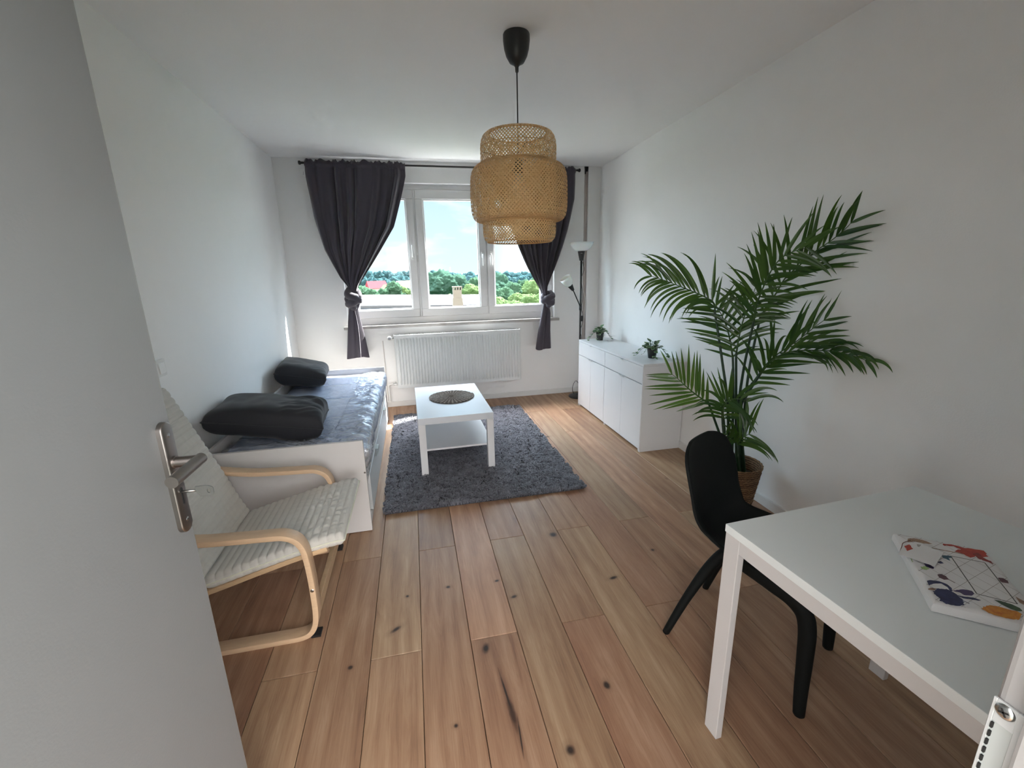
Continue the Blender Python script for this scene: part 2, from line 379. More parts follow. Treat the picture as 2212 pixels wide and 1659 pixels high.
# lever set: long rounded backplate, lever, key
hs = DL - .032; hz = 1.133
hd = empty('lever_handle', (0, 0, 0)); hd.parent = dr; hd.location = (0, 0, 0); WL[hd.name] = wl(dr)
def stad(s0, zc, w, h, n=14): return [(s0 + w * cos(a), zc + h * (1 if sin(a) >= 0 else -1) + w * sin(a)) for a in [2 * pi * k / (2 * n) + .0001 for k in range(2 * n)]]
pc = 1.100; hw = .0185; hh = .095
R = [[(s, n, z) for s, z in stad(hs, pc, w, hh)] for w, n in ((hw, .0), (hw, .0075), (hw - .0012, .0095), (hw - .003, .0105), (.001, .0105))]
mb = MB(); mb.X = DM; mb.rings(R, True, True, True); bp = mb.build('backplate', M_steel, hd, smooth=True); bp.modifiers.new('e', 'EDGE_SPLIT').split_angle = radians(30)
mb = MB(); mb.X = DM
neck = smooth_path([(hs, .009, hz), (hs, .03, hz), (hs, .052, hz)], 4)
mb.tube([(hs, .0095, hz), (hs, .054, hz)], .0102, 20); mb.cyl((hs, .0095, hz), (hs, .014, hz), .0125, .0125, 20)
mb.tube([(hs + .010, .052, hz), (hs - .097, .052, hz)], .0106, 24)
lv = mb.build('lever', M_steel, hd, smooth=True); lv.modifiers.new('e', 'EDGE_SPLIT').split_angle = radians(40)
for zz, nm in ((pc + .088, 'a'), (pc - .088, 'b')):
    mb = MB(); mb.X = DM @ Matrix.Translation((hs, .0105, zz)) @ Matrix.Rotation(-pi / 2, 4, 'X'); mb.lathe([(.0001, .0008), (.0028, .001), (.0042, .0004), (.0045, 0)], (0, 0, 0), 20); mb.build('plate_screw', M_steel2, hd, smooth=True)
kz = pc - .029
mb = MB(); mb.X = DM; mb.box(hs - .0024, .0106, kz - .026, hs + .0024, .0112, kz + .006); mb.cyl((hs, .0104, kz + .004), (hs, .0113, kz + .004), .0048, .0048, 16); mb.build('keyhole', M_dark, hd)
# key in the lock
kz -= .004
ky = thing('door_key', 'small steel key sticking out of the white door lock', 'key', dpt(hs, .03, kz))
mb = MB(); mb.X = DM; mb.cyl((hs, .009, kz + .004), (hs, .036, kz + .004), .0026, .0026, 14); mb.build('shaft', M_key, ky, smooth=True)
pts = [(.036, .008), (.058, .008), (.0665, .0035), (.0665, -.010), (.061, -.0135), (.043, -.0135), (.036, -.001)]
hole = [(.0585 + .0045 * cos(a), -.003 + .0062 * sin(a)) for a in [2 * pi * k / 14 for k in range(14)]]
mb = MB(); mb.X = DM; outer = pts
N = 28
def resample(P, n):
    P = P + [P[0]]; L = [0]
    for i in range(1, len(P)): L.append(L[-1] + sqrt((P[i][0] - P[i-1][0]) ** 2 + (P[i][1] - P[i-1][1]) ** 2))
    out = []
    for k in range(n):
        t = L[-1] * k / n; i = max(j for j in range(len(L)) if L[j] <= t); i = min(i, len(P) - 2); u = (t - L[i]) / (L[i+1] - L[i]); out.append((P[i][0] + (P[i+1][0] - P[i][0]) * u, P[i][1] + (P[i+1][1] - P[i][1]) * u))
    return out
O_ = resample(outer, N); c0 = (.0585, -.003)
O_ = sorted(O_, key=lambda q: atan2(q[1] - c0[1], q[0] - c0[0])); I_ = [(c0[0] + .0032 * cos(atan2(q[1] - c0[1], q[0] - c0[0])), c0[1] + .0052 * sin(atan2(q[1] - c0[1], q[0] - c0[0]))) for q in O_]
rr = [[(hs + t, n, kz + .004 + z) for n, z in P] for t, P in ((-.0013, O_), (.0013, O_), (.0013, I_), (-.0013, I_), (-.0013, O_))]
mb.rings(rr, True, False, False); mb.build('bow', M_key, ky)

# light switch on the left wall behind the chair
sw = thing('light_switch', 'white square light switch on the left wall above the armchair', 'switch', (XL, 2.42, 1.012))
mb = B(XL, 2.377, 1.012, XL + .009, 2.459, 1.094); mb.build('frame', M_trim, sw, bevel=.002)
mb = MB(); mb.add([(XL + .009, 2.391, 1.026), (XL + .009, 2.445, 1.026), (XL + .009, 2.445, 1.08), (XL + .009, 2.391, 1.08), (XL + .016, 2.391, 1.026), (XL + .016, 2.445, 1.026), (XL + .011, 2.445, 1.08), (XL + .011, 2.391, 1.08)],
    [(3, 2, 1, 0), (4, 5, 6, 7), (0, 1, 5, 4), (1, 2, 6, 5), (2, 3, 7, 6), (3, 0, 4, 7)]); mb.build('rocker', M_trim, sw, bevel=.0015)

# ---------------------------------------------------------------- window
wn = thing('window_1', None, None, (.46, YB + .1, WZ0)); wn['kind'] = 'structure'
FY0, FY1 = YB + .078, YB + .148          # frame room face / outer face
mb = MB(); fz0 = .955
mb.box(WX0, FY0, fz0 - .02, WX1, FY1, 1.006); mb.box(WX0, FY0, 2.335, WX1, FY1, WZ1); mb.box(WX0, FY0, 1.006, -.655, FY1, 2.335); mb.box(1.575, FY0, 1.006, WX1, FY1, 2.335)
mb.box(.068, FY0, 1.006, .100, FY1, 2.335); mb.box(.838, FY0 , 1.006, .858, FY1, 2.335)
mb.build('window_frame', M_pvc, wn, bevel=.004)
mb = MB(); mb.box(WX0, FY0 - .006, 2.37, WX1, FY0 + .03, WZ1 + .001); mb.build('top_bead', M_pvc, wn, bevel=.002)
sashes = [(-.662, .074, -.582, -.003), (.096, .842, .176, .762), (.854, 1.582, .932, 1.488)]
for i, (a, b, ga, gb) in enumerate(sashes):
    s0, s1 = FY0 - .016, FY1 - .02; gz0, gz1 = 1.092, 2.24; z0, z1 = 1.008, 2.330
    mb = MB(); mb.box(a, s0, z0, b, s1, gz0); mb.box(a, s0, gz1, b, s1, z1); mb.box(a, s0, gz0, ga, s1, gz1); mb.box(gb, s0, gz0, b, s1, gz1)
    sh = mb.build('sash', M_pvc, wn, bevel=.005)
    mb = MB(); t = .012
    mb.box(ga, s0 + .012, gz0, gb, s1 - .004, gz0 + t); mb.box(ga, s0 + .012, gz1 - t, gb, s1 - .004, gz1); mb.box(ga, s0 + .012, gz0 + t, ga + t, s1 - .004, gz1 - t); mb.box(gb - t, s0 + .012, gz0 + t, gb, s1 - .004, gz1 - t)
    mb.build('glazing_bead', M_pvc, sh, bevel=.003)
    mb = MB(); mb.box(ga + .004, (s0 + s1) / 2 - .001, gz0 + .004, gb - .004, (s0 + s1) / 2 + .001, gz1 - .004); mb.build('pane', M_glass, sh)
def whandle(x, z, up, parent=wn):
    y = FY0 - .016
    mb = MB(); mb.box(x - .014, y - .010, z - .033, x + .014, y, z + .033); h = mb.build('window_handle', M_pvc, parent, bevel=.004)
    d = .12 if up else -.12
    mb = MB(); mb.tube(smooth_path([(x, y - .01, z), (x, y - .035, z), (x, y - .042, z + d * .15), (x + (0 if not up else 0), y - .04, z + d)], 6), .0075, 10); mb.build('grip', M_pvc, h, smooth=True)
whandle(.036, 1.655, True); whandle(.802, 1.665, False); whandle(.893, 1.665, False)
for z0, z1 in ((1.02, 1.10), (2.26, 2.32)):
    mb = MB(); mb.cyl((.0855, FY0 - .022, z0), (.0855, FY0 - .022, z1), .0075, .0075, 14); mb.cyl((.0855, FY0 - .022, z0 - .006), (.0855, FY0 - .022, z0), .0085, .0085, 14); mb.build('hinge', M_pvc, wn, smooth=True, ang=30).modifiers.new('e', 'EDGE_SPLIT')
mb = MB(); mb.box(.079, FY0 - .012, 1.60, .092, FY0, 1.67); mb.build('latch_keep', M_zinc, wn, bevel=.002)
# shallow roller blind cassette line above the frame is part of the wall; the inner sill
M_stone = simple('sill_terrazzo', (.42, .40, .38, 1), .25, .25, .1, 300)
sl = struct('window_sill', B(-.742, YB - .052, .905, 1.672, FY0 + .01, .937), M_stone, bevel=.004)
# outer reveal and metal sill outside
struct('trim_3', B(WX0, FY1 - .005, .90, WX1, YO + .04, .93), simple('outer_sill_metal', (.6, .6, .6, 1), .4, .02, metal=.6))

# ---------------------------------------------------------------- outside
def hash_noise(p, s): return noise.noise(Vector(p) * s)
def leaf_mat(name, a, b, sc=.9):
    m = MT(name); n = m.noise(m.obj(), sc, 6, .75); n2 = m.noise(m.obj(), sc * 6.5, 4, .75)
    m.set(base=m.mix(m.math('MULTIPLY_ADD', m.math('ADD', n, n2), .9, -.4, True), lin(a), lin(b)), rough=.9, spec=0.0)
    tr = m.n.new('ShaderNodeBsdfTranslucent'); m.link(m.p.inputs['Base Color'].links[0].from_socket, tr.inputs[0]); mx = m.n.new('ShaderNodeMixShader'); mx.inputs[0].default_value = .5
    m.link(m.p.outputs[0], mx.inputs[1]); m.link(tr.outputs[0], mx.inputs[2]); m.link(mx.outputs[0], m.out.inputs[0]); return m.m
M_tf = leaf_mat('far_hazed_foliage', '2c484c', '4d6c70'); M_tm = leaf_mat('mixed_foliage', '2a4234', '56745e'); M_tn = leaf_mat('light_foliage', '445c3c', '768c60'); M_tb = leaf_mat('broad_crown_foliage', '2a443a', '527062')  # far forest: distance haze put into the foliage colour as bluish green
M_trunk = simple('bark', (.16, .12, .09, 1), .9, .2)
M_grass = simple('meadow', (.03, .045, .022, 1), .95, .2, spec=0.0)
GZ = -12.5
struct('ground', B(-420, 14, GZ - .5, 420, 620, GZ), M_grass)
struct('ground_bounce', B(-200, YO + .3, GZ - .45, 200, 13.9, GZ), simple('pale_bounce_ground', (.28, .27, .25, 1), .9, .1))  # unseen pale ground added to bounce daylight up to the ceiling
def crown_mesh(seed, mat, lump=.42):
    bm = bmesh.new(); bmesh.ops.create_icosphere(bm, subdivisions=5, radius=1)
    o = Vector((seed * 7.3, seed * 3.1, 0))
    for v in bm.verts:
        d = v.co.normalized(); f = 1 + lump * noise.noise(d * 1.7 + o) + .26 * abs(noise.noise(d * 4.2 + o)) + .16 * noise.noise(d * 9 + o) + .07 * noise.noise(d * 22 + o)
        v.co = d * f
        if v.co.z < 0: v.co.z *= .8
    me = bpy.data.meshes.new('crown'); bm.to_mesh(me); bm.free(); me.materials.append(mat)
    me.polygons.foreach_set('use_smooth', [True] * len(me.polygons)); return me
def trunk_mesh():
    mb = MB(); mb.tube([(0, 0, 0), (.02, 0, .5), (0, .01, 1)], lambda t: .05 * (1 - .6 * t), 8)
    me = bpy.data.meshes.new('trunk'); me.from_pydata([tuple(v) for v in mb.v], [], mb.f); me.materials.append(M_trunk); return me
TRM = trunk_mesh(); CR = {}
for k, mat in (('f', M_tf), ('m', M_tm), ('n', M_tn), ('b', M_tb)): CR[k] = [crown_mesh(i + ord(k), mat) for i in range(4)]
def tree(u, vt, wpx, y, kind, label, group=None, tall=1.0):
    p = onY(u, vt, y); r = wpx / 2 / 947 * y * .97; rz = r * tall; zc = p.z - rz * .92
    if zc - rz * .5 < GZ: rz = (p.z - GZ) * .55; zc = p.z - rz * .92
    t = thing('tree', label, 'tree', (p.x, y, GZ), rnd.uniform(0, 6), group)
    c = bpy.data.objects.new('crown', rnd.choice(CR[kind])); COL.objects.link(c); c.parent = t; c.location = (0, 0, zc - GZ); c.scale = (r, r, rz)
    k = bpy.data.objects.new('trunk', TRM); COL.objects.link(k); k.parent = t; k.scale = (r * 1.2, r * 1.2, zc - GZ)
    return t
g = 'trees of the distant forest on the skyline'
for u in range(742, 1215, 13):
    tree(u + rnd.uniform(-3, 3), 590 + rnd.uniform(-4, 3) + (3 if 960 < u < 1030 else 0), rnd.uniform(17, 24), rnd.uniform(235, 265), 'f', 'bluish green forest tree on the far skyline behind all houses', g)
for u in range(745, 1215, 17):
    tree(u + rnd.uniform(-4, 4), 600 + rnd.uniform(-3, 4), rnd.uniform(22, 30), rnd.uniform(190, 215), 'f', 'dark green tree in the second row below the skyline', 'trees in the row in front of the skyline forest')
for u, vt, w in [(775, 618, 34), (800, 627, 30), (826, 626, 28), (850, 612, 30), (866, 620, 26), (884, 626, 28), (760, 622, 30), (838, 631, 26), (812, 634, 30), (868, 634, 30), (896, 622, 26)]:
    tree(u, vt, w, rnd.uniform(95, 110), 'm' if w > 27 else 'n', 'leafy garden tree between the grey roof and the village houses', 'garden trees below the village')
tree(948, 591, 66, 92, 'b', 'broad round green tree, tallest in the middle window pane', None, .8)
tree(990, 601, 44, 100, 'b', 'medium green tree just right of the broad round tree', None, .9)
tree(912, 602, 40, 105, 'm', 'green tree behind the left edge of the middle pane', None, .9)
tree(1016, 618, 34, 70, 'n', 'yellow green bush tree right of the concrete chimney', None, .8)
tree(1028, 604, 40, 120, 'm', 'dark tree behind the yellow green one near the mullion', None, 1)
for u, vt, w, k in [(1078, 598, 44, 'b'), (1108, 614, 34, 'm'), (1060, 612, 36, 'b'), (1132, 606, 34, 'm'), (1085, 626, 42, 'm'), (1118, 634, 40, 'n'), (1150, 612, 42, 'n'), (1165, 598, 40, 'm'), (1150, 636, 44, 'n'), (1078, 648, 40, 'n'), (1108, 650, 40, 'n'), (1185, 615, 50, 'n'), (1060, 640, 40, 'm'), (1210, 620, 50, 'm')]:
    tree(u, vt, w, 78 - (vt - 598) * .75 + rnd.uniform(-2, 2), k, 'leafy green tree seen through the right window pane', 'trees outside the right window pane')
# village houses
def house(u, vr, ve, w, y, wallc, roofc, label, rz=0.):
    r = onY(u, vr, y); e = onY(u, ve, y); hw = w / 2 / 947 * y; t = thing('house', label, 'house', (r.x, y, GZ), rz)
    zr, ze = r.z - GZ, e.z - GZ
    mb = MB(); mb.box(-hw, -4, 0, hw, 4, ze); mb.build('walls', simple('render_' + wallc, wallc, .9, .05, spec=0.0), t, local=True)
    mb = MB(); mb.add([(-hw - .4, -4.6, ze - .2), (hw + .4, -4.6, ze - .2), (hw + .4, 4.6, ze - .2), (-hw - .4, 4.6, ze - .2), (-hw - .2, 0, zr), (hw + .2, 0, zr)], [(0, 1, 5, 4), (2, 3, 4, 5), (1, 2, 5), (3, 0, 4), (3, 2, 1, 0)])
    mb.build('roof', simple('tile_' + roofc, roofc, .9, .1, spec=0.0), t, local=True)
    for i in range(3):
        mb = MB(); xx = -hw * .6 + i * hw * .6; mb.box(xx - .5, -4.06, ze - 2.2, xx + .5, -4.0, ze - .9); mb.build('window', simple('dark_pane', (.12, .13, .15, 1), .2, 0), t, local=True)
    return t
house(812, 607, 621, 34, 150, 'b8aca6', '6a3236', 'cream village house with a dusky red roof, leftmost of three', .25)
house(846, 614, 622, 30, 140, 'aaa49c', '6c4038', 'small pale house with a low red brown roof among trees', -.15)
house(880, 606, 624, 26, 135, 'b8b0a8', '94806e', 'pale peach gabled house beside the window mullion', .3)
house(866, 607, 612, 16, 175, 'b0a8a0', 'a09082', 'tiny far house with pale roof under the forest edge', .1)
mb = MB(); p = onY(972, 577, 300)
mb.tube([(p.x, 300, GZ), (p.x, 300, p.z)], lambda t: .9 - .62 * t, 6)
for i in range(3): mb.box(p.x - 1.0, 299, p.z - 3 - i * 3, p.x + 1.0, 301, p.z - 2.6 - i * 3)
tag(mb.build('radio_mast', simple('mast_grey', (.38, .42, .46, 1), .5, .05)), 'thin grey radio mast rising above the distant forest', 'mast')
# long building with a pale corrugated roof below the window
bd = thing('long_building', 'long low building with bright pale corrugated roof outside the window', 'building', (0, 32, GZ))
def rowroof():
    m = MT('pale_corrugated_roof'); w = m.n.new('ShaderNodeTexWave'); w.inputs['Scale'].default_value = 1.2; w.inputs['Distortion'].default_value = 1.2; w.inputs['Detail'].default_value = 3
    m.link(m.mapping(m.obj(), (1, .12, 1)), w.inputs[0]); n = m.noise(m.mapping(m.obj(), (3.5, .25, 1)), 1.2, 4, .7)
    m.set(base=m.ramp(n, [(.30, lin('666262')), (.46, lin('908e8e')), (1, lin('9c9a9a'))]), rough=.9, spec=0.0); m.bump(w.outputs[1], .25, .05); return m.m
RL, RR = onY(780, 637, 40), onY(1042, 636, 35); EL, ER = onY(780, 658, 33), onY(1042, 655.5, 30)
d1 = (RL - RR).normalized(); d2 = (EL - ER).normalized(); RL = RR + d1 * 34; EL = ER + d2 * 33
mb = MB(); nrm = Vector((0, 0, -.12))
mb.rings([[RL, RR, ER, EL], [RL + nrm, RR + nrm, ER + nrm, EL + nrm]], True, True, True); mb.build('roof', rowroof(), bd)
back = Vector((0, 5, -.6))
mb = MB(); mb.rings([[RR, RL, RL + back, RR + back], [p + nrm for p in (RR, RL, RL + back, RR + back)]], True, True, True); mb.build('rear_roof', rowroof(), bd)
mb = MB(); dn = Vector((0, 0, -.10)); o_ = Vector((0, -.25, -.06)); mb.rings([[EL + dn * .2, ER + dn * .2, ER + o_, EL + o_], [EL + dn * 2.4, ER + dn * 2.4, ER + o_ + dn * 1.6, EL + o_ + dn * 1.6]], True, True, True)
mb.build('gutter', simple('gutter_grey', (.05, .052, .06, 1), .5, .1), bd)
mb = MB(); f0, f1 = EL + Vector((0, .25, -.15)), ER + Vector((0, .25, -.15)); g0, g1 = RL + Vector((0, 4, -1.0)), RR + Vector((0, 4, -1.0))
mb.rings([[f0, f1, g1, g0], [Vector((q.x, q.y, GZ)) for q in (f0, f1, g1, g0)]], True, True, True); mb.build('walls', simple('facade_grey_blue', (.15, .17, .22, 1), .8, .06), bd)
# chimney stack rising in front of that roof
cb = onY(989, 662, 29.3); ct = onY(988, 626, 29.3); hw = .30
ch = thing('chimney', 'weathered beige chimney stack standing before the pale roof', 'chimney', (cb.x, 29.3, GZ))
M_conc = simple('weathered_concrete', (.15, .135, .115, 1), .9, .2, .5, 8, spec=0.0)
mb = MB(); mb.rings([[(cb.x - w, 29.3 - w, z), (cb.x + w, 29.3 - w, z), (cb.x + w, 29.3 + w, z), (cb.x - w, 29.3 + w, z)] for w, z in ((hw * 1.12, GZ), (hw * 1.12, cb.z), (hw * 1.02, (cb.z + ct.z) / 2), (hw * 1.02, (cb.z + ct.z) / 2 + .02), (hw * .92, (cb.z + ct.z) / 2 + .03), (hw * .9, ct.z))], True, True, True); mb.build('stack', M_conc, ch)
mb = MB(); zt = ct.z
for i in range(4): mb.box(cb.x - hw * .9 + i * hw * .56, 29.3 - .28, zt, cb.x - hw * .9 + i * hw * .56 + .08, 29.3 + .28, zt + .16)
mb.box(cb.x - hw, 29.3 - .3, zt + .16, cb.x + hw, 29.3 + .3, zt + .22); mb.build('cap', M_conc, ch)
# ================================================================ RADIATOR
ra = thing('radiator', 'white ribbed panel radiator under the window', 'radiator', (.47, YB - .06, .2415))
x0, x1, z0, z1 = -.229, 1.169, .2415, .832; yf = YB - .142
mb = MB()
def ribp(x):
    n = 42; a = x0 + .012; b = x1 - .012; t = (x - a) / (b - a) * n
    u = t - floor(t)
    if t < 0 or t > n: return 0
    s = min(1, max(0, (u - .28) / .12)) - min(1, max(0, (u - .82) / .12)); return s * .014
nx = 42 * 12
def rad_front(i, j):
    x = x0 + (x1 - x0) * i; z = z0 + (z1 - z0) * j
    e = min(1, max(0, (z - z0 - .035) / .018)) * min(1, max(0, (z1 - .035 - z) / .018))
    return (x, yf + .012 - ribp(x) * e if x0 + .012 < x < x1 - .012 else yf + .012, z)
zs = [0, .03, .06, .075, .09, .5, .91, .925, .94, .97, 1]
mb.grid(lambda i, j: rad_front(i, zs[int(round(j * 10))]), nx, 10)
mb.build('front_panel', M_rad, ra, smooth=True).modifiers.new('e', 'EDGE_SPLIT').split_angle = radians(50)
mb = MB(); mb.box(x0, yf + .0125, z0, x1, yf + .022, z1 - .004); mb.box(x0, YB - .05, z0, x1, YB - .04, z1 - .004); mb.build('water_panel', M_rad, ra)
for xa in (x0 - .004, x1): B(xa, yf + .004, z0 + .004, xa + .004, YB - .035, z1 + .003).build('side_cover', M_rad, ra, bevel=.0015)
mb = MB(); mb.box(x0, yf + .008, z1 - .004, x1, yf + .022, z1 + .001); mb.box(x0, YB - .05, z1 - .004, x1, YB - .036, z1 + .001)
for i in range(62): x = x0 + .012 + i * .0222; mb.box(x, yf + .022, z1 - .004, x + .012, YB - .05, z1 - .001)
mb.build('top_grille', M_rad, ra)
for xa in (x0 + .2, x1 - .23): B(xa, YB - .04, z0 + .05, xa + .03, YB - .0005, z1 - .05).build('bracket', M_rad, ra)
vy = YB - .09
mb = MB(); mb.cyl((x0 + .002, vy, z1 - .03), (x0 - .05, vy, z1 - .03), .012, .012, 16); mb.cyl((x0 - .04, vy, z1 - .03), (x0 - .04, YB - .002, z1 - .03), .009, .009, 14); mb.build('valve_body', M_steel2, ra, smooth=True)
mb = MB(); mb.lathe([(.0001, 0), (.018, 0), (.024, .006), (.026, .03), (.022, .048), (.016, .056), (.0001, .056)], (0, 0, 0), 28)
vb = MB(); vb.X = Matrix.Translation((x0 - .048, vy - .005, z1 - .03)) @ Matrix.Rotation(pi / 2, 4, 'X'); vb.add(mb.v, mb.f); vb.build('thermostat_head', M_trim, ra, smooth=True)
vb = MB(); vb.X = Matrix.Translation((x0 - .048, vy - .061, z1 - .03)) @ Matrix.Rotation(pi / 2, 4, 'X'); vb.lathe([(.015, 0), (.014, .002), (.0001, .002)], (0, 0, 0), 24); vb.build('head_cap', simple('grey_cap', (.33, .33, .34, 1), .5, .02), ra, smooth=True)
hp = thing('heating_pipe', 'white painted heating pipe running down to the baseboard left of the radiator', 'pipe', (x0 - .105, YB - .03, .06))
mb = MB(); mb.tube(smooth_path([(x0 - .05, YB - .045, .272), (x0 - .085, YB - .04, .272), (x0 - .103, YB - .035, .255), (x0 - .105, YB - .03, .2), (x0 - .105, YB - .03, .064)], 6), .0085, 12); mb.build('tube', M_trim, hp, smooth=True)
mb = MB(); mb.cyl((x0 + .0, YB - .045, .272), (x0 - .022, YB - .045, .272), .013, .013, 6); mb.cyl((x0 - .022, YB - .045, .272), (x0 - .04, YB - .045, .272), .009, .009, 12); mb.cyl((x0 - .04, YB - .045, .272), (x0 - .056, YB - .045, .272), .0135, .0135, 6); mb.cyl((x0 - .03, YB - .045, .272), (x0 - .03, YB - .045, .30), .008, .006, 10); mb.build('shutoff_valve', M_steel2, hp)
mb = MB(); mb.cyl((x0 - .105, YB - .03, .064), (x0 - .105, YB - .03, .078), .019, .016, 20); mb.build('rosette', M_trim, hp)
mb = MB(); mb.cyl((x0 - .128, YB - .006, .063), (x0 - .128, YB - .006, .765), .0035, .0035, 8)
tag(mb.build('cable_conduit', M_cabw), 'thin white vertical cable on the wall left of the radiator', 'cable')

# ================================================================ CURTAINS
rod_z = 2.528; rod_y = YB - .094
rd = thing('curtain_rod', 'thin black curtain rod above the window', 'curtain rod', (.45, rod_y, rod_z))
mb = MB(); mb.cyl((-.94, rod_y, rod_z), (1.86, rod_y, rod_z), .0095, .0095, 16); mb.build('pole', M_blackm, rd, smooth=True)
for s, x in ((-1, -.95), (1, 1.865)):
    mb = MB(); mb.X = Matrix.Translation((x, rod_y, rod_z)) @ Matrix.Rotation(s * pi / 2, 4, 'Y'); mb.lathe([(.0105, -.02), (.0105, 0), (.0135, .001), (.0185, .006), (.0185, .016), (.015, .022), (.0001, .022)], (0, 0, 0), 24); mb.build('finial', M_blackm, rd, smooth=True)
for x in (-.915, .80, 1.825):
    mb = MB(); mb.tube([(x, rod_y, rod_z - .012), (x, YB - .03, rod_z - .014), (x, YB - .001, rod_z - .014)], .006, 10); mb.box(x - .012, YB - .006, rod_z - .04, x + .012, YB, rod_z + .012); mb.build('bracket', M_blackm, rd)
def interp(T, z, k):
    T = sorted(T, key=lambda r: r[0])
    if z <= T[0][0]: return T[0][k]
    for a, b in zip(T, T[1:]):
        if z <= b[0]:
            t = (z - a[0]) / (b[0] - a[0]); t2 = t; return a[k] + (b[k] - a[k]) * t2
    return T[-1][k]
def curtain(name, label, T, knot, tail, seed, cloth_w, nf, label_tag=None, flip=1):
    kx0, kx1, kz0, kz1 = knot; r = random.Random(seed)
    t = thing('curtain', label, 'curtain', ((kx0 + kx1) / 2, rod_y, .6), 0, 'curtains knotted at the window')
    top = rod_z + .034; ztop = top; zend = kz1 - .03
    ph = [r.uniform(0, 6.28) for _ in range(8)]
    NU, NV = 260, 130
    def f(i, j):
        jj = j ** .85; z = ztop + (zend - ztop) * jj
        xl, xr_ = interp(T, z, 1), interp(T, z, 2); w = xr_ - xl
        # warp so folds are uneven
        s = i + .022 * sin(2 * pi * 2 * i + ph[0]) + .012 * sin(2 * pi * 5 * i + ph[1])
        A = .5 * sqrt(max(0.0, (cloth_w / w) ** 2 - 1)) * w / nf / pi; A = min(A, .036)
        a2 = min(1, max(0, (top - z) / .25)); lower = min(1, max(0, (2.0 - z) / .6))
        fold = sin(2 * pi * nf * s + ph[2] + .6 * sin(3 * jj + ph[3])) * (1 + .35 * sin(2 * pi * 1.7 * i + ph[4]))
        fold2 = .30 * sin(2 * pi * nf * 1.55 * s + ph[5] + 1.5 * jj) + .10 * sin(2 * pi * nf * 2.6 * s + ph[6])
        y = rod_y + A * (fold * (.55 + .45 * a2) + fold2 * (1 - .5 * lower))
        # knot pulls everything into a rope: round section
        k = min(1, max(0, (1.62 - z) / .30)); y = rod_y + (y - rod_y) * (1 - .15 * k) + .018 * k * -sin(pi * i)
        # rod sleeve and ruffle at the top
        if z > rod_z + .013:
            q = (z - rod_z - .013) / .021; y = rod_y + .009 * sin(2 * pi * 13 * s + ph[6]) * q + .004 * sin(2 * pi * 31 * s); z = rod_z + .013 + q * (.016 + .008 * sin(2 * pi * 9 * s + ph[7]) + .006 * sin(2 * pi * 23 * s + ph[1]))
        elif z > rod_z - .028:
            q = 1 - abs((z - rod_z + .0075) / .0205); y = rod_y - (.0135 + .010 * max(0, q) ** .5) - .004 * abs(sin(2 * pi * 17 * s + ph[4]))
        x = xl + w * i
        # diagonal pull of folds towards the knot
        x += .012 * sin(2 * pi * nf * 2 * s + ph[5]) * lower * (1 - abs(2 * i - 1))
        # edge hems turn slightly back
        e = max(0, 1 - min(i, 1 - i) / .02); y += .010 * e
        return (x, y, z)
    mb = MB(); mb.grid(f, NU, NV); mb.build('panel', M_curt, t, smooth=True, solid=.0016, offset=0)
    mb = MB()   # back half of the sleeve on the rod
    mb.grid(lambda i, j: (interp(T, rod_z, 1) + (interp(T, rod_z, 2) - interp(T, rod_z, 1)) * i, rod_y + .0125 * sin(pi * j) + .001, rod_z + .013 - .04 * j + .002 * sin(60 * i)), 120, 6); mb.build('rod_sleeve', M_curt, t, smooth=True)
    # knot: two crossing rolls of cloth around a core
    cx, cz = (kx0 + kx1) / 2, (kz0 + kz1) / 2; kw, kh = (kx1 - kx0) / 2, (kz1 - kz0) / 2
    mb = MB()
    def roll(P, rad, sd):
        P = smooth_path(P, 8); n = len(P) - 1
        def rr(t): return rad * (.55 + .45 * sin(pi * min(1, max(0, t * .9 + .05)))) 
        b = len(mb.v); mb.tube(P, rr, 28)
        for q in range(b, len(mb.v)):
            v = mb.v[q]; d = noise.noise(Vector((v.x * 9 + sd, v.y * 9, v.z * 28))) * .013 + noise.noise(Vector((v.x * 40 + sd, v.y * 30, v.z * 60))) * .004; mb.v[q] = v + Vector((d * .5, -abs(d) * .8, d * .6))
    Y = rod_y
    roll([(cx - kw * .35 * flip, Y, cz + kh * 1.05), (cx - kw * .55 * flip, Y - .045, cz + kh * .45), (cx + kw * .1 * flip, Y - .062, cz + kh * .12), (cx + kw * .62 * flip, Y - .03, cz - kh * .15), (cx + kw * .3 * flip, Y + .02, cz - kh * .3)], kw * .50, seed)
    roll([(cx + kw * .55 * flip, Y - .005, cz + kh * .7), (cx + kw * .62 * flip, Y - .035, cz + kh * .2), (cx + .0, Y - .055, cz - kh * .35), (cx - kw * .5 * flip, Y - .03, cz - kh * .55), (cx - kw * .35 * flip, Y + .02, cz - kh * .2), (cx - kw * .5 * flip, Y + .01, cz + kh * .3)], kw * .50, seed + 5)
    roll([(cx - kw * .45 * flip, Y - .01, cz + kh * .5), (cx - kw * .62 * flip, Y - .02, cz - kh * .1), (cx - kw * .2 * flip, Y - .035, cz - kh * .75), (cx, Y - .02, cz - kh * 1.15)], kw * .44, seed + 9)
    mb.rings([[(cx + (kw * q) * cos(a), Y + kw * .6 * q * sin(a), cz + zz * kh) for a in [2 * pi * k / 24 for k in range(24)]] for q, zz in ((.35, 1.25), (.62, .8), (.78, .3), (.75, -.2), (.62, -.7), (.38, -1.1))])
    mb.build('knot', M_curt, t, smooth=True)
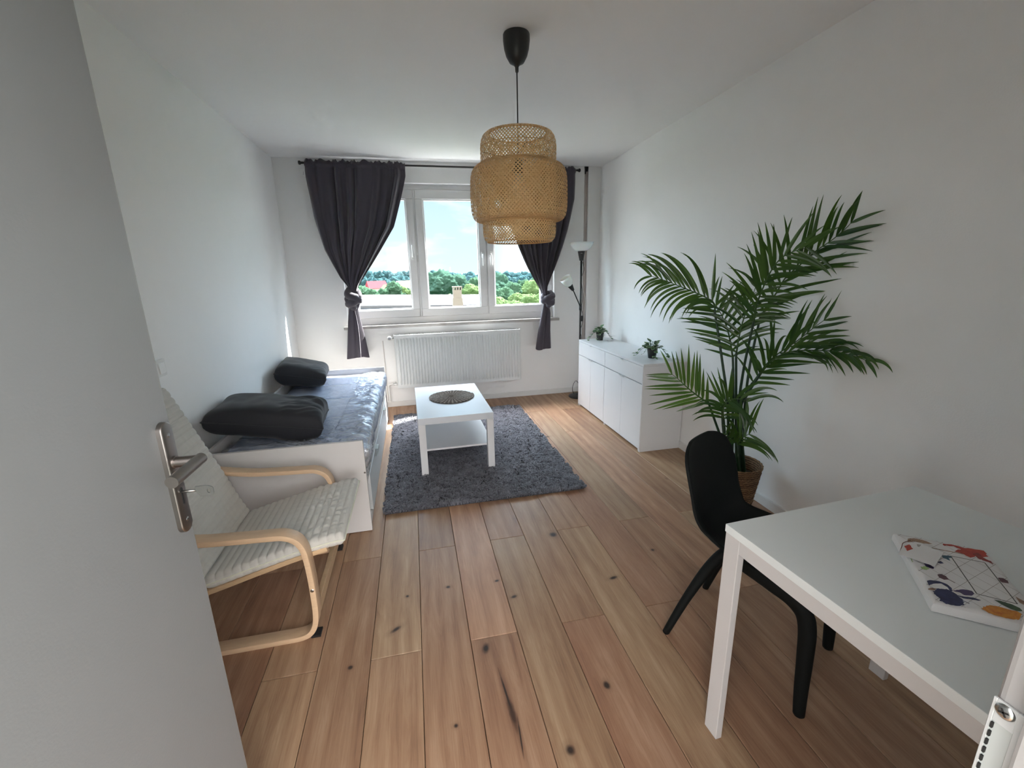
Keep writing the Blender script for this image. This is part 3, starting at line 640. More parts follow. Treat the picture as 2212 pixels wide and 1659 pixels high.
    # tail below the knot: tube of cloth pressed flat, open at the hem
    def tl(i, j):
        z = kz0 + .03 + (interp(tail, 0, 3) * 0 + tail[-1][0] - kz0 - .03) * j
        xl, xr_ = interp(tail, z, 1), interp(tail, z, 2); c, hw = (xl + xr_) / 2, (xr_ - xl) / 2; a = 2 * pi * i
        fl = .012 + .028 * j ** .7
        k = 1 + .10 * sin(5 * a + ph[1]) * (.4 + .6 * j); pin = .0
        x = c + hw * cos(a) * (1 if True else k)
        y = Y + fl * sin(a) * k + .012 * sin(3 * a + ph[2]) * (.3 + j) * abs(sin(a)) - .010 * exp(-((cos(a) - .12 + .2 * j) / .12) ** 2) * (1 if sin(a) < 0 else 0) * -1.4
        return (x, y, z + .010 * sin(2 * a + ph[3]) * j)
    mb = MB(); mb.grid(tl, 96, 60, True); mb.build('tail', M_curt, t, smooth=True, solid=.0015)
    return t
TL = [(2.57, -.915, .024), (2.43, -.928, .02), (2.33, -.92, -.008), (2.21, -.908, -.045), (2.03, -.893, -.105), (1.946, -.878, -.135), (1.726, -.832, -.283), (1.58, -.77, -.385), (1.45, -.712, -.480), (1.37, -.655, -.535), (1.33, -.640, -.553), (1.28, -.635, -.56)]
cl = curtain('l', 'dark charcoal curtain with a white care tag, left of the window', TL, (-.690, -.512, 1.140, 1.335), [(1.17, -.655, -.575, 0), (1.0, -.685, -.555, 0), (.8, -.712, -.525, 0), (.61, -.738, -.505, 0)][::1], 3, 1.38, 8, flip=1)
TR = [(2.57, .90, 1.832), (2.43, .93, 1.832), (2.235, 1.0, 1.822), (2.03, 1.07, 1.775), (1.9, 1.115, 1.742), (1.728, 1.18, 1.685), (1.6, 1.235, 1.636), (1.504, 1.282, 1.597), (1.38, 1.352, 1.54), (1.298, 1.405, 1.505), (1.24, 1.435, 1.50), (1.15, 1.44, 1.50)]
cr_ = curtain('r', 'dark charcoal curtain half hidden by the bamboo lampshade, right of the window', TR, (1.425, 1.590, 1.085, 1.235), [(1.115, 1.465, 1.53, 0), (1.0, 1.44, 1.548, 0), (.8, 1.40, 1.545, 0), (.585, 1.368, 1.552, 0)], 11, 1.38, 8, flip=-1)
mb = MB(); mb.box(-.975, rod_y - .001, 2.408, -.922, rod_y + .001, 2.462); mb.build('care_tag', simple('tag_white', (.75, .75, .74, 1), .7, .02), cl)['label'] = 'white square care tag'
mb = MB(); mb.box(-.942, rod_y - .0016, 2.422, -.937, rod_y - .0011, 2.428); mb.box(-.938, rod_y - .0016, 2.43, -.935, rod_y - .0011, 2.45); mb.build('print', simple('print_grey', (.2, .2, .22, 1), .8, 0), [c for c in cl.children if c.name.startswith('care_tag')][0])

hem = [onY(u, v, rod_y - .046 - .012 * k) for k, (u, v) in enumerate([(767, 672), (771, 690), (775, 715), (778, 745), (780, 772)])]
mb = MB(); mb.tube(smooth_path(hem, 6), lambda t: .0012 + .0016 * t, 6); mb.build('hem_edge', simple('pale_hem', (.55, .52, .55, 1), .8, .05), cl, smooth=True)['label'] = 'pale hem edge of the tail'

# ================================================================ PENDANT LAMP
PX, PY = .586, 2.414
pl = thing('pendant_lamp', 'round tiered woven bamboo pendant lamp hanging from a black ceiling cup', 'lamp', (PX, PY, 1.62))
mb = MB(); mb.lathe([(.062, H), (.0655, H - .006), (.0655, H - .03), (.061, H - .065), (.052, H - .095), (.036, H - .122), (.014, H - .134), (.009, H - .142), (.008, H - .162), (.0045, H - .166), (.0001, H - .166)], (PX, PY, 0), 48); mb.build('ceiling_cup', M_black, pl, smooth=True)
mb = MB(); mb.cyl((PX, PY, H - .16), (PX, PY, 2.03), .0032, .0032, 10); mb.build('cord', M_black, pl, smooth=True)
mb = MB(); mb.lathe([(.004, 2.045), (.012, 2.04), (.021, 2.02), (.022, 1.965), (.0001, 1.965)], (PX, PY, 0), 28); mb.build('socket', M_black, pl, smooth=True)
mb = MB(); mb.lathe([(.0001, 1.855)] + [(.045 * sin(a), 1.90 - .045 * cos(a)) for a in [pi * k / 14 for k in range(1, 12)]] + [(.018, 1.955), (.015, 1.968)], (PX, PY, 0), 32); mb.build('bulb', M_bulb, pl, smooth=True)
M_wire = simple('dark_wire', (.10, .08, .06, 1), .5, .05)
mb = MB()
for k in range(3): a = 2 * pi * k / 3 + .5; mb.cyl((PX + .018 * cos(a), PY + .018 * sin(a), 2.035), (PX + .192 * cos(a), PY + .192 * sin(a), 2.085), .0016, .0016, 6)
mb.build('wire_spider', M_wire, pl)
def bamboo(name, c1, c2):
    m = MT(name); n = m.noise(m.obj(), 34, 4, .6); at = m.n.new('ShaderNodeAttribute'); at.attribute_name = 'strip'
    m.set(base=m.mix(m.math('MULTIPLY_ADD', at.outputs['Fac'], .6, m.math('MULTIPLY', n, .4)), lin(c1), lin(c2)), rough=.5, spec=.35)
    tr = m.n.new('ShaderNodeBsdfTranslucent'); tr.inputs[0].default_value = lin('e4b878'); mx = m.n.new('ShaderNodeMixShader'); mx.inputs[0].default_value = .38
    m.link(m.p.outputs[0], mx.inputs[1]); m.link(tr.outputs[0], mx.inputs[2]); m.link(mx.outputs[0], m.out.inputs[0]); return m.m
M_bam = bamboo('bamboo_strip', 'e8c68e', 'fce2b2')
def prof_fn(P, k=8):
    Q = smooth_path([(r, 0, z) for r, z in P], k); L = [0]
    for a, b in zip(Q, Q[1:]): L.append(L[-1] + (b - a).length)
    def f(s):
        s = min(max(s, 0), L[-1] - 1e-6); i = 0; lo, hi = 0, len(L) - 1
        while hi - lo > 1:
            mid = (lo + hi) // 2
            if L[mid] <= s: lo = mid
            else: hi = mid
        t = (s - L[lo]) / (L[hi] - L[lo]); p = Q[lo].lerp(Q[hi], t); return p.x, p.z
    return f, L[-1]
def weave(name, P, N, w, phase, parent, step=.010, slope=1.0, label=None):
    f, L = prof_fn(P); n = int(L / step); mb = MB(); cols = []
    th = [0]
    for i in range(1, n + 1):
        r, z = f((i - .5) / n * L); th.append(th[-1] + (L / n) / r * slope)
    q = w / 2 / sqrt(2)
    for d in (1, -1):
        for k in range(N):
            t0 = 2 * pi * (k + phase * (d > 0)) / N; a = []; c = rnd.random()
            for i in range(n + 1):
                s = i / n * L; tt = t0 + d * th[i]; e = []
                for sg in (-1, 1):
                    ss = min(max(s + sg * q, 0), L); r, z = f(ss); an = tt - d * sg * q / r
                    rr = r + (.0009 if (d > 0) == ((i // 1) % 2 == 0) else -.0009)
                    e.append((PX + rr * cos(an), PY + rr * sin(an), z))
                a.append(e)
            b = len(mb.v); mb.add([p for e in a for p in e], [(2 * i, 2 * i + 1, 2 * i + 3, 2 * i + 2) for i in range(n)]); cols += [c] * (2 * (n + 1))
    o = mb.build(name, M_bam, parent)
    ca = o.data.attributes.new('strip', 'FLOAT', 'POINT'); ca.data.foreach_set('value', cols)
    if label: o['label'] = label
    return o
inner = [(.146, 2.150), (.160, 2.154), (.178, 2.143), (.190, 2.118), (.1945, 2.085), (.1945, 2.0), (.1945, 1.85), (.1945, 1.72), (.193, 1.665), (.186, 1.640), (.172, 1.627)]
outerp = [(.200, 2.006), (.222, 1.998), (.240, 1.978), (.250, 1.945), (.253, 1.90), (.254, 1.84), (.252, 1.79), (.246, 1.758), (.234, 1.738), (.216, 1.729), (.200, 1.730)]
si = weave('inner_shade', inner, 70, .0050, .35, pl); so = weave('outer_shade', outerp, 86, .0064, .2, pl)
def hoop(name, r, z, rr, par): 
    mb = MB(); mb.tube([(PX + r * cos(a), PY + r * sin(a), z) for a in [2 * pi * k / 64 for k in range(65)]], rr, 8, False); return mb.build(name, M_bam, par, smooth=True)
hoop('rim_hoop', .146, 2.150, .0035, si); hoop('rim_hoop', .172, 1.627, .0035, si); hoop('rim_hoop', .199, 2.007, .004, so); hoop('rim_hoop', .199, 1.729, .004, so); hoop('rim_hoop', .194, 2.085, .0022, si)

# ================================================================ RUG
def rug():
    RX0, RX1, RY0, RY1 = -.284, 1.072, 2.59, 4.60
    t = thing('rug', 'thick shaggy charcoal grey rug under the coffee table', 'rug', ((RX0 + RX1) / 2, (RY0 + RY1) / 2, 0))
    m = simple('rug_backing', '3a3a3f', .95, .1); mb = B(RX0 + .012, RY0 + .012, .001, RX1 - .012, RY1 - .012, .012); mb.build('backing', m, t)
    m = MT('shaggy_yarn'); at = m.n.new('ShaderNodeAttribute'); at.attribute_name = 'yarn'
    m.set(base=m.mix(at.outputs['Fac'], lin('3f4047'), lin('76777f')), rough=.95, sheen=.3, spec=.15)
    mb = MB(); cols = []; V = []; Fc = []; n = 0; st = .0088
    nx = int((RX1 - RX0) / st); ny = int((RY1 - RY0) / st)
    for a in range(nx):
        for b in range(ny):
            x = RX0 + (a + rnd.random()) * st; y = RY0 + (b + rnd.random()) * st
            an = 6.0 * noise.noise(Vector((x * 9, y * 9, 1.3))) + 2.5 * noise.noise(Vector((x * 30, y * 30, 5.1))) + rnd.uniform(-.5, .5)
            ln = .017 + .010 * rnd.random(); h = .019 + .006 * rnd.random() + .010 * noise.noise(Vector((x * 34 + 2 * noise.noise(Vector((x * 9, y * 9, 0))), y * 48, 9)))
            dx, dy = cos(an), sin(an); w = .0032 + .0016 * rnd.random(); px, py = -dy * w, dx * w
            c = rnd.random() * .5 + .25 + .3 * noise.noise(Vector((x * 14, y * 14, 3))) + 22 * (h - .022)
            pts = [(x, y, .008, 1), (x + dx * ln * .35, y + dy * ln * .35, .008 + h * .75, 1.0), (x + dx * ln * .85, y + dy * ln * .85, .008 + h * .95, .95), (x + dx * ln * 1.35, y + dy * ln * 1.35, .006 + h * .62, .3)]
            for X, Yy, Z, k in pts:
                X = min(max(X, RX0 - .003), RX1 + .003); Yy = min(max(Yy, RY0 - .003), RY1 + .003)
                V.append((X - px * k, Yy - py * k, Z)); V.append((X, Yy, Z + w * .8 * k)); V.append((X + px * k, Yy + py * k, Z))
                cols += [c] * 3
            for i in range(3):
                q = n + i * 3; Fc.append((q, q + 1, q + 4, q + 3)); Fc.append((q + 1, q + 2, q + 5, q + 4))
            n += 12
    o0 = wl(t); me = bpy.data.meshes.new('pile'); me.from_pydata([(v[0] - o0.x, v[1] - o0.y, v[2]) for v in V], [], Fc); me.materials.append(m.m); me.polygons.foreach_set('use_smooth', [True] * len(me.polygons))
    me.attributes.new('yarn', 'FLOAT', 'POINT').data.foreach_set('value', cols)
    o = bpy.data.objects.new('pile', me); COL.objects.link(o); o.parent = t; o['kind'] = 'stuff'
rug()

# ================================================================ COFFEE TABLE
LX, LY, LA = -.0295, 3.061, .0156; LW, LD, LZ0, LZ1 = .552, .925, .018, .463
ct_ = thing('coffee_table', 'white rectangular coffee table with lower shelf standing on the rug', 'table', (LX, LY, LZ0), LA)
mb = B(0, 0, LZ1 - LZ0 - .05, LW, LD, LZ1 - LZ0); mb.build('tabletop', M_gloss, ct_, local=True, bevel=.0015)
for a in (0, LW - .05):
    for b in (0, LD - .05): B(a, b, 0, a + .05, b + .05, LZ1 - LZ0 - .05).build('leg', M_white, ct_, local=True, bevel=.0015)
B(.003, .05, .172, LW - .003, LD - .05, .186).build('shelf', M_white, ct_, local=True, bevel=.001)
# placemat
def mat_():
    c = (onZ(926, 858, .466) + onZ(1025, 857, .466)) / 2; c.z = LZ1; R0 = .188
    t = thing('placemat', 'round woven seagrass placemat lying on the coffee table', 'placemat', (c.x, c.y, LZ1 + .0008), .4)
    m = MT('seagrass_coil'); sp = m.n.new('ShaderNodeAttribute'); sp.attribute_name = 'coil'
    n = m.noise(m.obj(), 60, 3, .6); m.set(base=m.ramp(m.math('MULTIPLY_ADD', n, .35, m.math('MULTIPLY', sp.outputs['Fac'], .7)), [(.2, lin('2e2824')), (.55, lin('5f544b')), (.85, lin('a2968a'))]), rough=.85)
    mb = MB(); cols = []; turns = 15; P = []; N = turns * 72
    for i in range(N):
        a = 2 * pi * i / 72; r = .006 + (R0 - .006) * i / N; k = 1 + .02 * sin(3 * a + 1) + .012 * sin(2 * a); P.append((r * k * cos(a) * 1.0, r * k * sin(a), .0065 + .0012 * sin(i * 2.2)))
    V = []; Fc = []; n_ = 8
    for i, p in enumerate(P):
        a = 2 * pi * i / 72; o = Vector((cos(a), sin(a), 0)); rad = .0064 * (1 + .16 * sin(i * pi)); tw = 1 if i % 2 else .86
        for j in range(n_):
            b = 2 * pi * j / n_; V.append(Vector(p) + o * (rad * tw * cos(b)) + Vector((0, 0, rad * .85 * tw * sin(b)))); cols.append(.25 + .75 * (i % 2) * (.5 + .5 * rnd.random()))
    for i in range(N - 1):
        for j in range(n_): k = (j + 1) % n_; Fc.append((i * n_ + j, i * n_ + k, (i + 1) * n_ + k, (i + 1) * n_ + j))
    mb.add(V, Fc); o = mb.build('coiled_mat', m.m, t, local=True, smooth=False); o.data.attributes.new('coil', 'FLOAT', 'POINT').data.foreach_set('value', cols)
mat_()

# ================================================================ SIDEBOARD
sx, sy0_, sL, sD, sH = 1.7354, 3.0764, 1.4055, .371, .7417
def sxr(y): return xr(y) - .016
sb = thing('sideboard', 'low white sideboard with two drawers above four doors', 'sideboard', (sx, sy0_, 0))
Y0, Y1 = sy0_, sy0_ + sL; X1 = sx + sD
mb = MB(); mb.box(sx, Y0, sH - .018, X1, Y1, sH); mb.build('top_panel', M_white, sb, bevel=.0012)
for y in (Y0, Y1 - .016): B(sx, y, .0, X1, y + .016, sH - .0185).build('side_panel', M_white, sb, bevel=.001)
B(sx + .06, (Y0 + Y1) / 2 - .008, .03, X1 - .01, (Y0 + Y1) / 2 + .008, sH - .0185).build('divider', M_white, sb)
B(sx + .004, Y0 + .0165, .022, X1, Y1 - .0165, .038).build('bottom_panel', M_white, sb)
B(X1 - .006, Y0 + .0165, .022, X1 - .001, Y1 - .0165, sH - .02).build('back_panel', M_white, sb)
for y in (Y0 + .02, (Y0 + Y1) / 2, Y1 - .04): B(sx + .006, y, 0, sx + .03, y + .02, .022).build('foot', M_white, sb)
mid = 3.800; g = .0036
zd = .578
def fronth(par, y, z):
    mb = MB(); mb.box(sx - .0125, y - .017, z - .001, sx + .001, y + .017, z + .0012); mb.box(sx - .0125, y - .017, z - .006, sx - .011, y + .017, z + .0012); return mb.build('tab_handle', M_zinc, par, bevel=.0005)
for a, b in ((Y0 + g, mid - g), (mid + g, Y1 - g)):
    d = B(sx - .002, a, zd + g, sx + .014, b, sH - .0205).build('drawer', M_white, sb, bevel=.0012); fronth(d, (a + b) / 2, sH - .021)
for a, b, hy in ((Y0 + g, 3.437 - g / 2, 3.437 - .03), (3.437 + g / 2, mid - g, 3.437 + .03), (mid + g, 4.14 - g / 2, 4.14 - .03), (4.14 + g / 2, Y1 - g, 4.14 + .03)):
    d = B(sx - .002, a, .024, sx + .014, b, zd - g).build('door', M_white, sb, bevel=.0012); fronth(d, hy, zd - g)

# ================================================================ DAY BED
BX0, BX1, BY0, BY1 = -1.145, -.335, 2.441, 4.527
bed = thing('day_bed', 'white day bed with drawers along the left wall', 'bed', ((BX0 + BX1) / 2, BY0, 0))
B(BX0, BY0, .003, BX1, BY0 + .020, .57).build('end_panel', M_bedw, bed, bevel=.0012)
B(BX0, BY1 - .020, .003, BX1, BY1, .57).build('end_panel', M_bedw, bed, bevel=.0012)
B(BX0, BY0 + .0205, .003, BX0 + .020, BY1 - .0205, .57).build('back_rail', M_bedw, bed, bevel=.0012)
B(BX1 - .024, BY0 + .0205, .292, BX1 - .004, BY1 - .0205, .402).build('front_rail', M_bedw, bed, bevel=.0015)
B(BX1 - .018, BY0 + .0205, .004, BX1 - .010, BY1 - .0205, .05).build('plinth', M_bedw, bed)
B(BX0 + .021, BY0 + .021, .282, BX1 - .025, BY1 - .021, .290).build('slatted_base', M_bedw, bed)
M_hand = simple('clear_grey_plastic', 'a9b0ad', .35, .03)
M_drw = simple('drawer_front_grey_white', (.66, .68, .69, 1), .4, .015)
for a, b, hy in ((2.60, 3.497, 3.06), (3.503, 4.40, 3.99)):
    d = B(BX1 - .022, a, .052, BX1 - .002, b, .287).build('drawer', M_drw, bed, bevel=.0015)
    mb = MB(); mb.box(BX1 - .002, hy - .045, .286, BX1 + .020, hy + .045, .2885); mb.box(BX1 + .0175, hy - .045, .262, BX1 + .020, hy + .045, .2885); mb.add([(BX1 - .002, hy - .045, .2885), (BX1 - .002, hy + .045, .2885), (BX1 - .024, hy + .045, .2885), (BX1 - .024, hy - .045, .2885)], [(0, 1, 2, 3)])
    mb.rings([[(BX1 + .0175, y, .263), (BX1 + .020, y, .263), (BX1 + .008, y, .236), (BX1 + .0055, y, .236)] for y in (hy - .045, hy + .045)]); mb.build('handle', M_hand, d, bevel=.0008)
mb = MB(); mb.X = Matrix.Translation(onY(788, 1021, BY0 - .0004)) @ Matrix.Rotation(pi / 2, 4, 'X'); mb.lathe([(.0001, .0006), (.004, .0006), (.0055, 0)], (0, 0, 0), 18); mb.build('bolt_cap', simple('bolt_dark', (.10, .09, .08, 1), .5, .05), bed)

# two stacked mattresses wrapped in clear film
def slab(x0, x1, y0, y1, z0, z1, nu, nv, fz, fx, round_=.035):
    """closed rounded slab as a loft along y of rounded-rectangle sections"""
    mb = MB(); R = []; ns = 20
    def sec(t):
        y = y0 + (y1 - y0) * t; e = min(t, 1 - t) * (y1 - y0); k = min(1, e / round_); k = sqrt(max(0, 1 - (1 - k) ** 2)); pts = []
        hx, hz = (x1 - x0) / 2, (z1 - z0) / 2; cx, cz = (x0 + x1) / 2, (z0 + z1) / 2
        hz2 = hz * (.55 + .45 * k); hx2 = hx - round_ * .4 * (1 - k); rr = min(hz2 * .8, round_)
        per = []
        nx_ = nu
        for i in range(nx_ + 1): per.append((-hx2 + rr + (2 * hx2 - 2 * rr) * i / nx_, hz2, 0, 1))
        for q in range(1, 6): a = pi / 2 * (1 - q / 5); per.append((hx2 - rr + rr * cos(a), hz2 - rr + rr * sin(a), cos(a), sin(a)))
        for q in range(1, 6): per.append((hx2, hz2 - rr - (2 * hz2 - 2 * rr) * q / 5, 1, 0))
        for q in range(1, 4): a = -pi / 2 * q / 3; per.append((hx2 - rr + rr * cos(a), -hz2 + rr + rr * sin(a), cos(a), sin(a)))
        for i in range(1, 9): per.append((hx2 - rr - (2 * hx2 - 2 * rr) * i / 8, -hz2, 0, -1))
        for q in range(1, 4): a = -pi / 2 - pi / 2 * q / 3; per.append((-hx2 + rr + rr * cos(a), -hz2 + rr + rr * sin(a), cos(a), sin(a)))
        per.append((-hx2, hz2 - rr, -1, 0)); per.append((-hx2 + rr * .3, hz2 - rr * .3, -.7, .7))
        out = []
        for X, Z, nx2, nz2 in per:
            p = Vector((cx + X, y, cz + Z)); d = fz(p, nx2, nz2); out.append(p + Vector((nx2 * d, 0, nz2 * d)))
        return out
    for j in range(nv + 1):
        u = j / nv; R.append(sec(u))
    mb.rings(R, True, True, True); return mb
CY = [3.13, 3.62, 4.10]
def dimple(p):
    d = 0
    for c in CY: d -= .016 * exp(-((p.y - c - .03 * (p.x + .7)) / .016) ** 2)
    return d
mt1 = thing('mattress', 'lower thin pale mattress in clear film, under the other on the day bed', 'mattress', ((BX0 + BX1) / 2, 3.48, .292), 0)
mt2 = thing('mattress', 'upper blue-grey mattress in shiny clear plastic film, topmost on the day bed', 'mattress', ((BX0 + BX1) / 2, 3.48, .405), 0)
MX0, MX1, MY0, MY1 = BX0 + .026, BX1 - .006, BY0 + .026, BY1 - .026
slab(MX0, MX1 - .024, MY0, MY1, .293, .402, 30, 90, lambda p, a, b: .004 * noise.noise(p * 6), 0).build('ticking', M_matt, mt1, smooth=True)
slab(MX0, MX1 - .004, MY0 + .003, MY1 - .003, .408, .512, 40, 150, lambda p, a, b: (.005 * noise.noise(p * 5) + dimple(p) * max(0, b)), 0).build('ticking', M_matt, mt2, smooth=True)
def wrink(p, a, b):
    e = min(1, max(0, (p.x - (MX1 - .26)) / .2)); ed = min(1, max(0, (MY0 + .45 - p.y) / .35))
    n1 = noise.noise(Vector((p.x * 7, p.y * 26, p.z * 10))); n2 = noise.noise(Vector((p.x * 22 + 4, p.y * 60, p.z * 30))); n3 = noise.noise(Vector((p.x * 14 + 9 * noise.noise(p * 3), p.y * 14, 2.2)))
    r = (1 - abs(n1)) ** 3 * .012 * (.25 + .75 * e) + abs(n2) * .008 * (.15 + .85 * e) + (1 - abs(n3)) ** 4 * .012 * (.35 + .9 * ed)
    r *= 1.5
    return .0035 + r * (.45 if b > .5 and e < .3 and ed < .3 else 1) * (1 if a < .5 else .9)
slab(MX0 + .004, MX1 + .004, MY0 + .001, MY1 - .001, .407, .514, 90, 420, lambda p, a, b: (wrink(p, a, b) + dimple(p) * max(0, b)), 0).build('plastic_film', M_film, mt2, smooth=True)['label'] = 'clear crinkled plastic film'
slab(MX0 + .004, MX1 - .018, MY0 + .001, MY1 - .001, .292, .400, 20, 300, lambda p, a, b: wrink(p, a, b) * .7, 0).build('plastic_film', M_film, mt1, smooth=True)
# dark print on the film by the near pillow
mb = MB()
for u, v in [(688, 921), (684, 927), (692, 919), (681, 932), (698, 917), (676, 935)]:
    p = onZ(u, v, .527); mb.X = Matrix.Translation(p) @ Matrix.Rotation(.5, 4, 'Z'); r_ = rnd.uniform(.010, .02); mb.box(-r_, -.003, 0, r_, .003, .0006)
mb.build('dark_print', M_black, mt2)['label'] = 'dark printed dashes'

# pillows
def pillow(label, loc, w, d, h, rz, tilt, roll, seed, wr):
    t = thing('pillow', label, 'pillow', loc, 0, None)
    M = Matrix.Rotation(rz, 4, 'Z') @ Matrix.Rotation(tilt, 4, 'Y') @ Matrix.Rotation(roll, 4, 'X')
    mb = MB(); mb.X = M; N = 64; o = Vector((seed * 3.7, 1, 0))
    def side(sg):
        def f(i, j):
            a, b = 2 * i - 1, 2 * j - 1
            # rounded-square plan with pulled corners
            ea = abs(a); eb = abs(b); prof = (max(0, 1 - ea ** 5.5) * max(0, 1 - eb ** 5.5)) ** .33
            x = a * w / 2 * (1 - .055 * (1 - eb ** 2) * 0 - .05 * (1 - (1 - ea ** 4)) * (1 - eb * eb)); y = b * d / 2 * (1 - .05 * (ea * 0 + 1 - ea * ea) * eb ** 4)
            n = noise.noise(Vector((x * 4, y * 4, sg)) + o) * .018 + wr * noise.noise(Vector((x * 6 + 5 * y, y * 30 - x * 12, sg)) + o) * .034 * max(0, a * 1.2 - .1) + .006 * noise.noise(Vector((x * 16, y * 9, 0)) + o)
            z = sg * (h / 2 * prof * (1 + .12 * (a if seed == 1 else -a)) + n * prof)
            return (x, y, z)
        return f
    mb.grid(side(1), N, N); b = len(mb.v); mb.grid(side(-1), N, N)
    for k in range(len(mb.f) // 2, len(mb.f)): mb.f[k] = mb.f[k][::-1]
    c = mb.build('cover', M_pill, t, local=True, smooth=True)
    m = c.modifiers.new('w', 'WELD'); m.merge_threshold = .0008
    P = []
    for k in range(129):
        q = k / 128 * 4; s_ = int(q) % 4; u = q - int(q)
        i, j = [(u, 0), (1, u), (1 - u, 1), (0, 1 - u)][s_]; p = side(1)(i, j); P.append((p[0], p[1], 0))
    mb = MB(); mb.X = M; mb.tube(P, .0028, 6, False); mb.build('seam', M_pill, c, local=True, smooth=True)
    return t
pillow('large black pillow lying on the near end of the day bed', (-.905, 2.86, .638), .62, .50, .20, .10, radians(11), radians(-3), 1, 1.0)
pillow('black pillow at the far window end of the day bed', (-1.005, 4.17, .640), .40, .60, .19, .12, radians(13), radians(-3), 2, .35)
# ================================================================ BENTWOOD ARMCHAIR
AC = thing('armchair', 'low bentwood armchair with quilted beige grey cushion beside the open door', 'armchair', (-.80, 1.995, 0))
def sweep_rect(path, y0, y1, th, mb):
    """rectangular lamella swept along an x-z path, between y0 and y1"""
    P = [Vector((p[0], 0, p[1])) for p in path]; R = []
    for i, p in enumerate(P):
        t = (P[min(i + 1, len(P) - 1)] - P[max(i - 1, 0)]).normalized(); n = Vector((-t.z, 0, t.x)) * th / 2
        R.append([(p.x + n.x, y0, p.z + n.z), (p.x + n.x, y1, p.z + n.z), (p.x - n.x, y1, p.z - n.z), (p.x - n.x, y0, p.z - n.z)])
    mb.rings(R, True, True, True); return mb
def sp2(P, k=8): return [(q.x, q.z) for q in smooth_path([(a, 0, b) for a, b in P], k)]
CF = sp2([(-1.12, .562), (-1.0, .532), (-.86, .507), (-.72, .497), (-.62, .492), (-.565, .487), (-.525, .466), (-.502, .43), (-.492, .375), (-.487, .29), (-.486, .20), (-.488, .12), (-.497, .065), (-.52, .028), (-.56, .013), (-.64, .0115), (-.80, .0115), (-.96, .0115), (-1.13, .0115)])
for nm, (a, b) in (('n', (1.662, 1.722)), ('f', (2.272, 2.332))):
    mb = MB(); sweep_rect(CF, a, b, .022, mb); f = mb.build('side_frame', M_birch, AC, smooth=True, bevel=.002); f.modifiers.new('e', 'EDGE_SPLIT').split_angle = radians(40)
    for x in (-.505, -1.12):
        mb = MB(); mb.box(x - .016, a + .010, -.0005, x + .022, b - .004, .010); mb.build('foot_pad', M_black, f)
    mb = MB(); ys = a - .001; mb.X = Matrix.Translation((-.486, ys, .235)) @ Matrix.Rotation(pi / 2, 4, 'X'); mb.lathe([(.0001, .001), (.005, .0012), (.0075, 0)], (0, 0, 0), 16); mb.build('bolt', M_steel2, f)
# seat/back inner frame: two long bent lamellas and cross bars
SF = sp2([(-.425, .372), (-.55, .345), (-.70, .305), (-.83, .268), (-.905, .252), (-.955, .275), (-.985, .34), (-1.03, .47), (-1.09, .64), (-1.15, .82), (-1.185, .95)])
for nm, (a, b) in (('n', (1.726, 1.764)), ('f', (2.230, 2.268))):
    mb = MB(); sweep_rect(SF, a, b, .020, mb); f = mb.build('seat_rail', M_birch2, AC, smooth=True, bevel=.0015); f.modifiers.new('e', 'EDGE_SPLIT').split_angle = radians(40)
for x, z in ((-.44, .362), (-1.01, .42), (-1.17, .90)):
    mb = B(x - .012, 1.765, z - .018, x + .012, 2.229, z + .014); mb.build('cross_bar', M_birch2, AC, bevel=.002)
mb = MB(); mb.box(-.502, 1.7225, .085, -.480, 2.2715, .135); mb.build('front_stretcher', M_birch2, AC, bevel=.002)
mb = MB(); mb.box(-1.10, 1.7225, .002, -1.06, 2.2715, .024); mb.build('rear_stretcher', M_birch2, AC, bevel=.002)
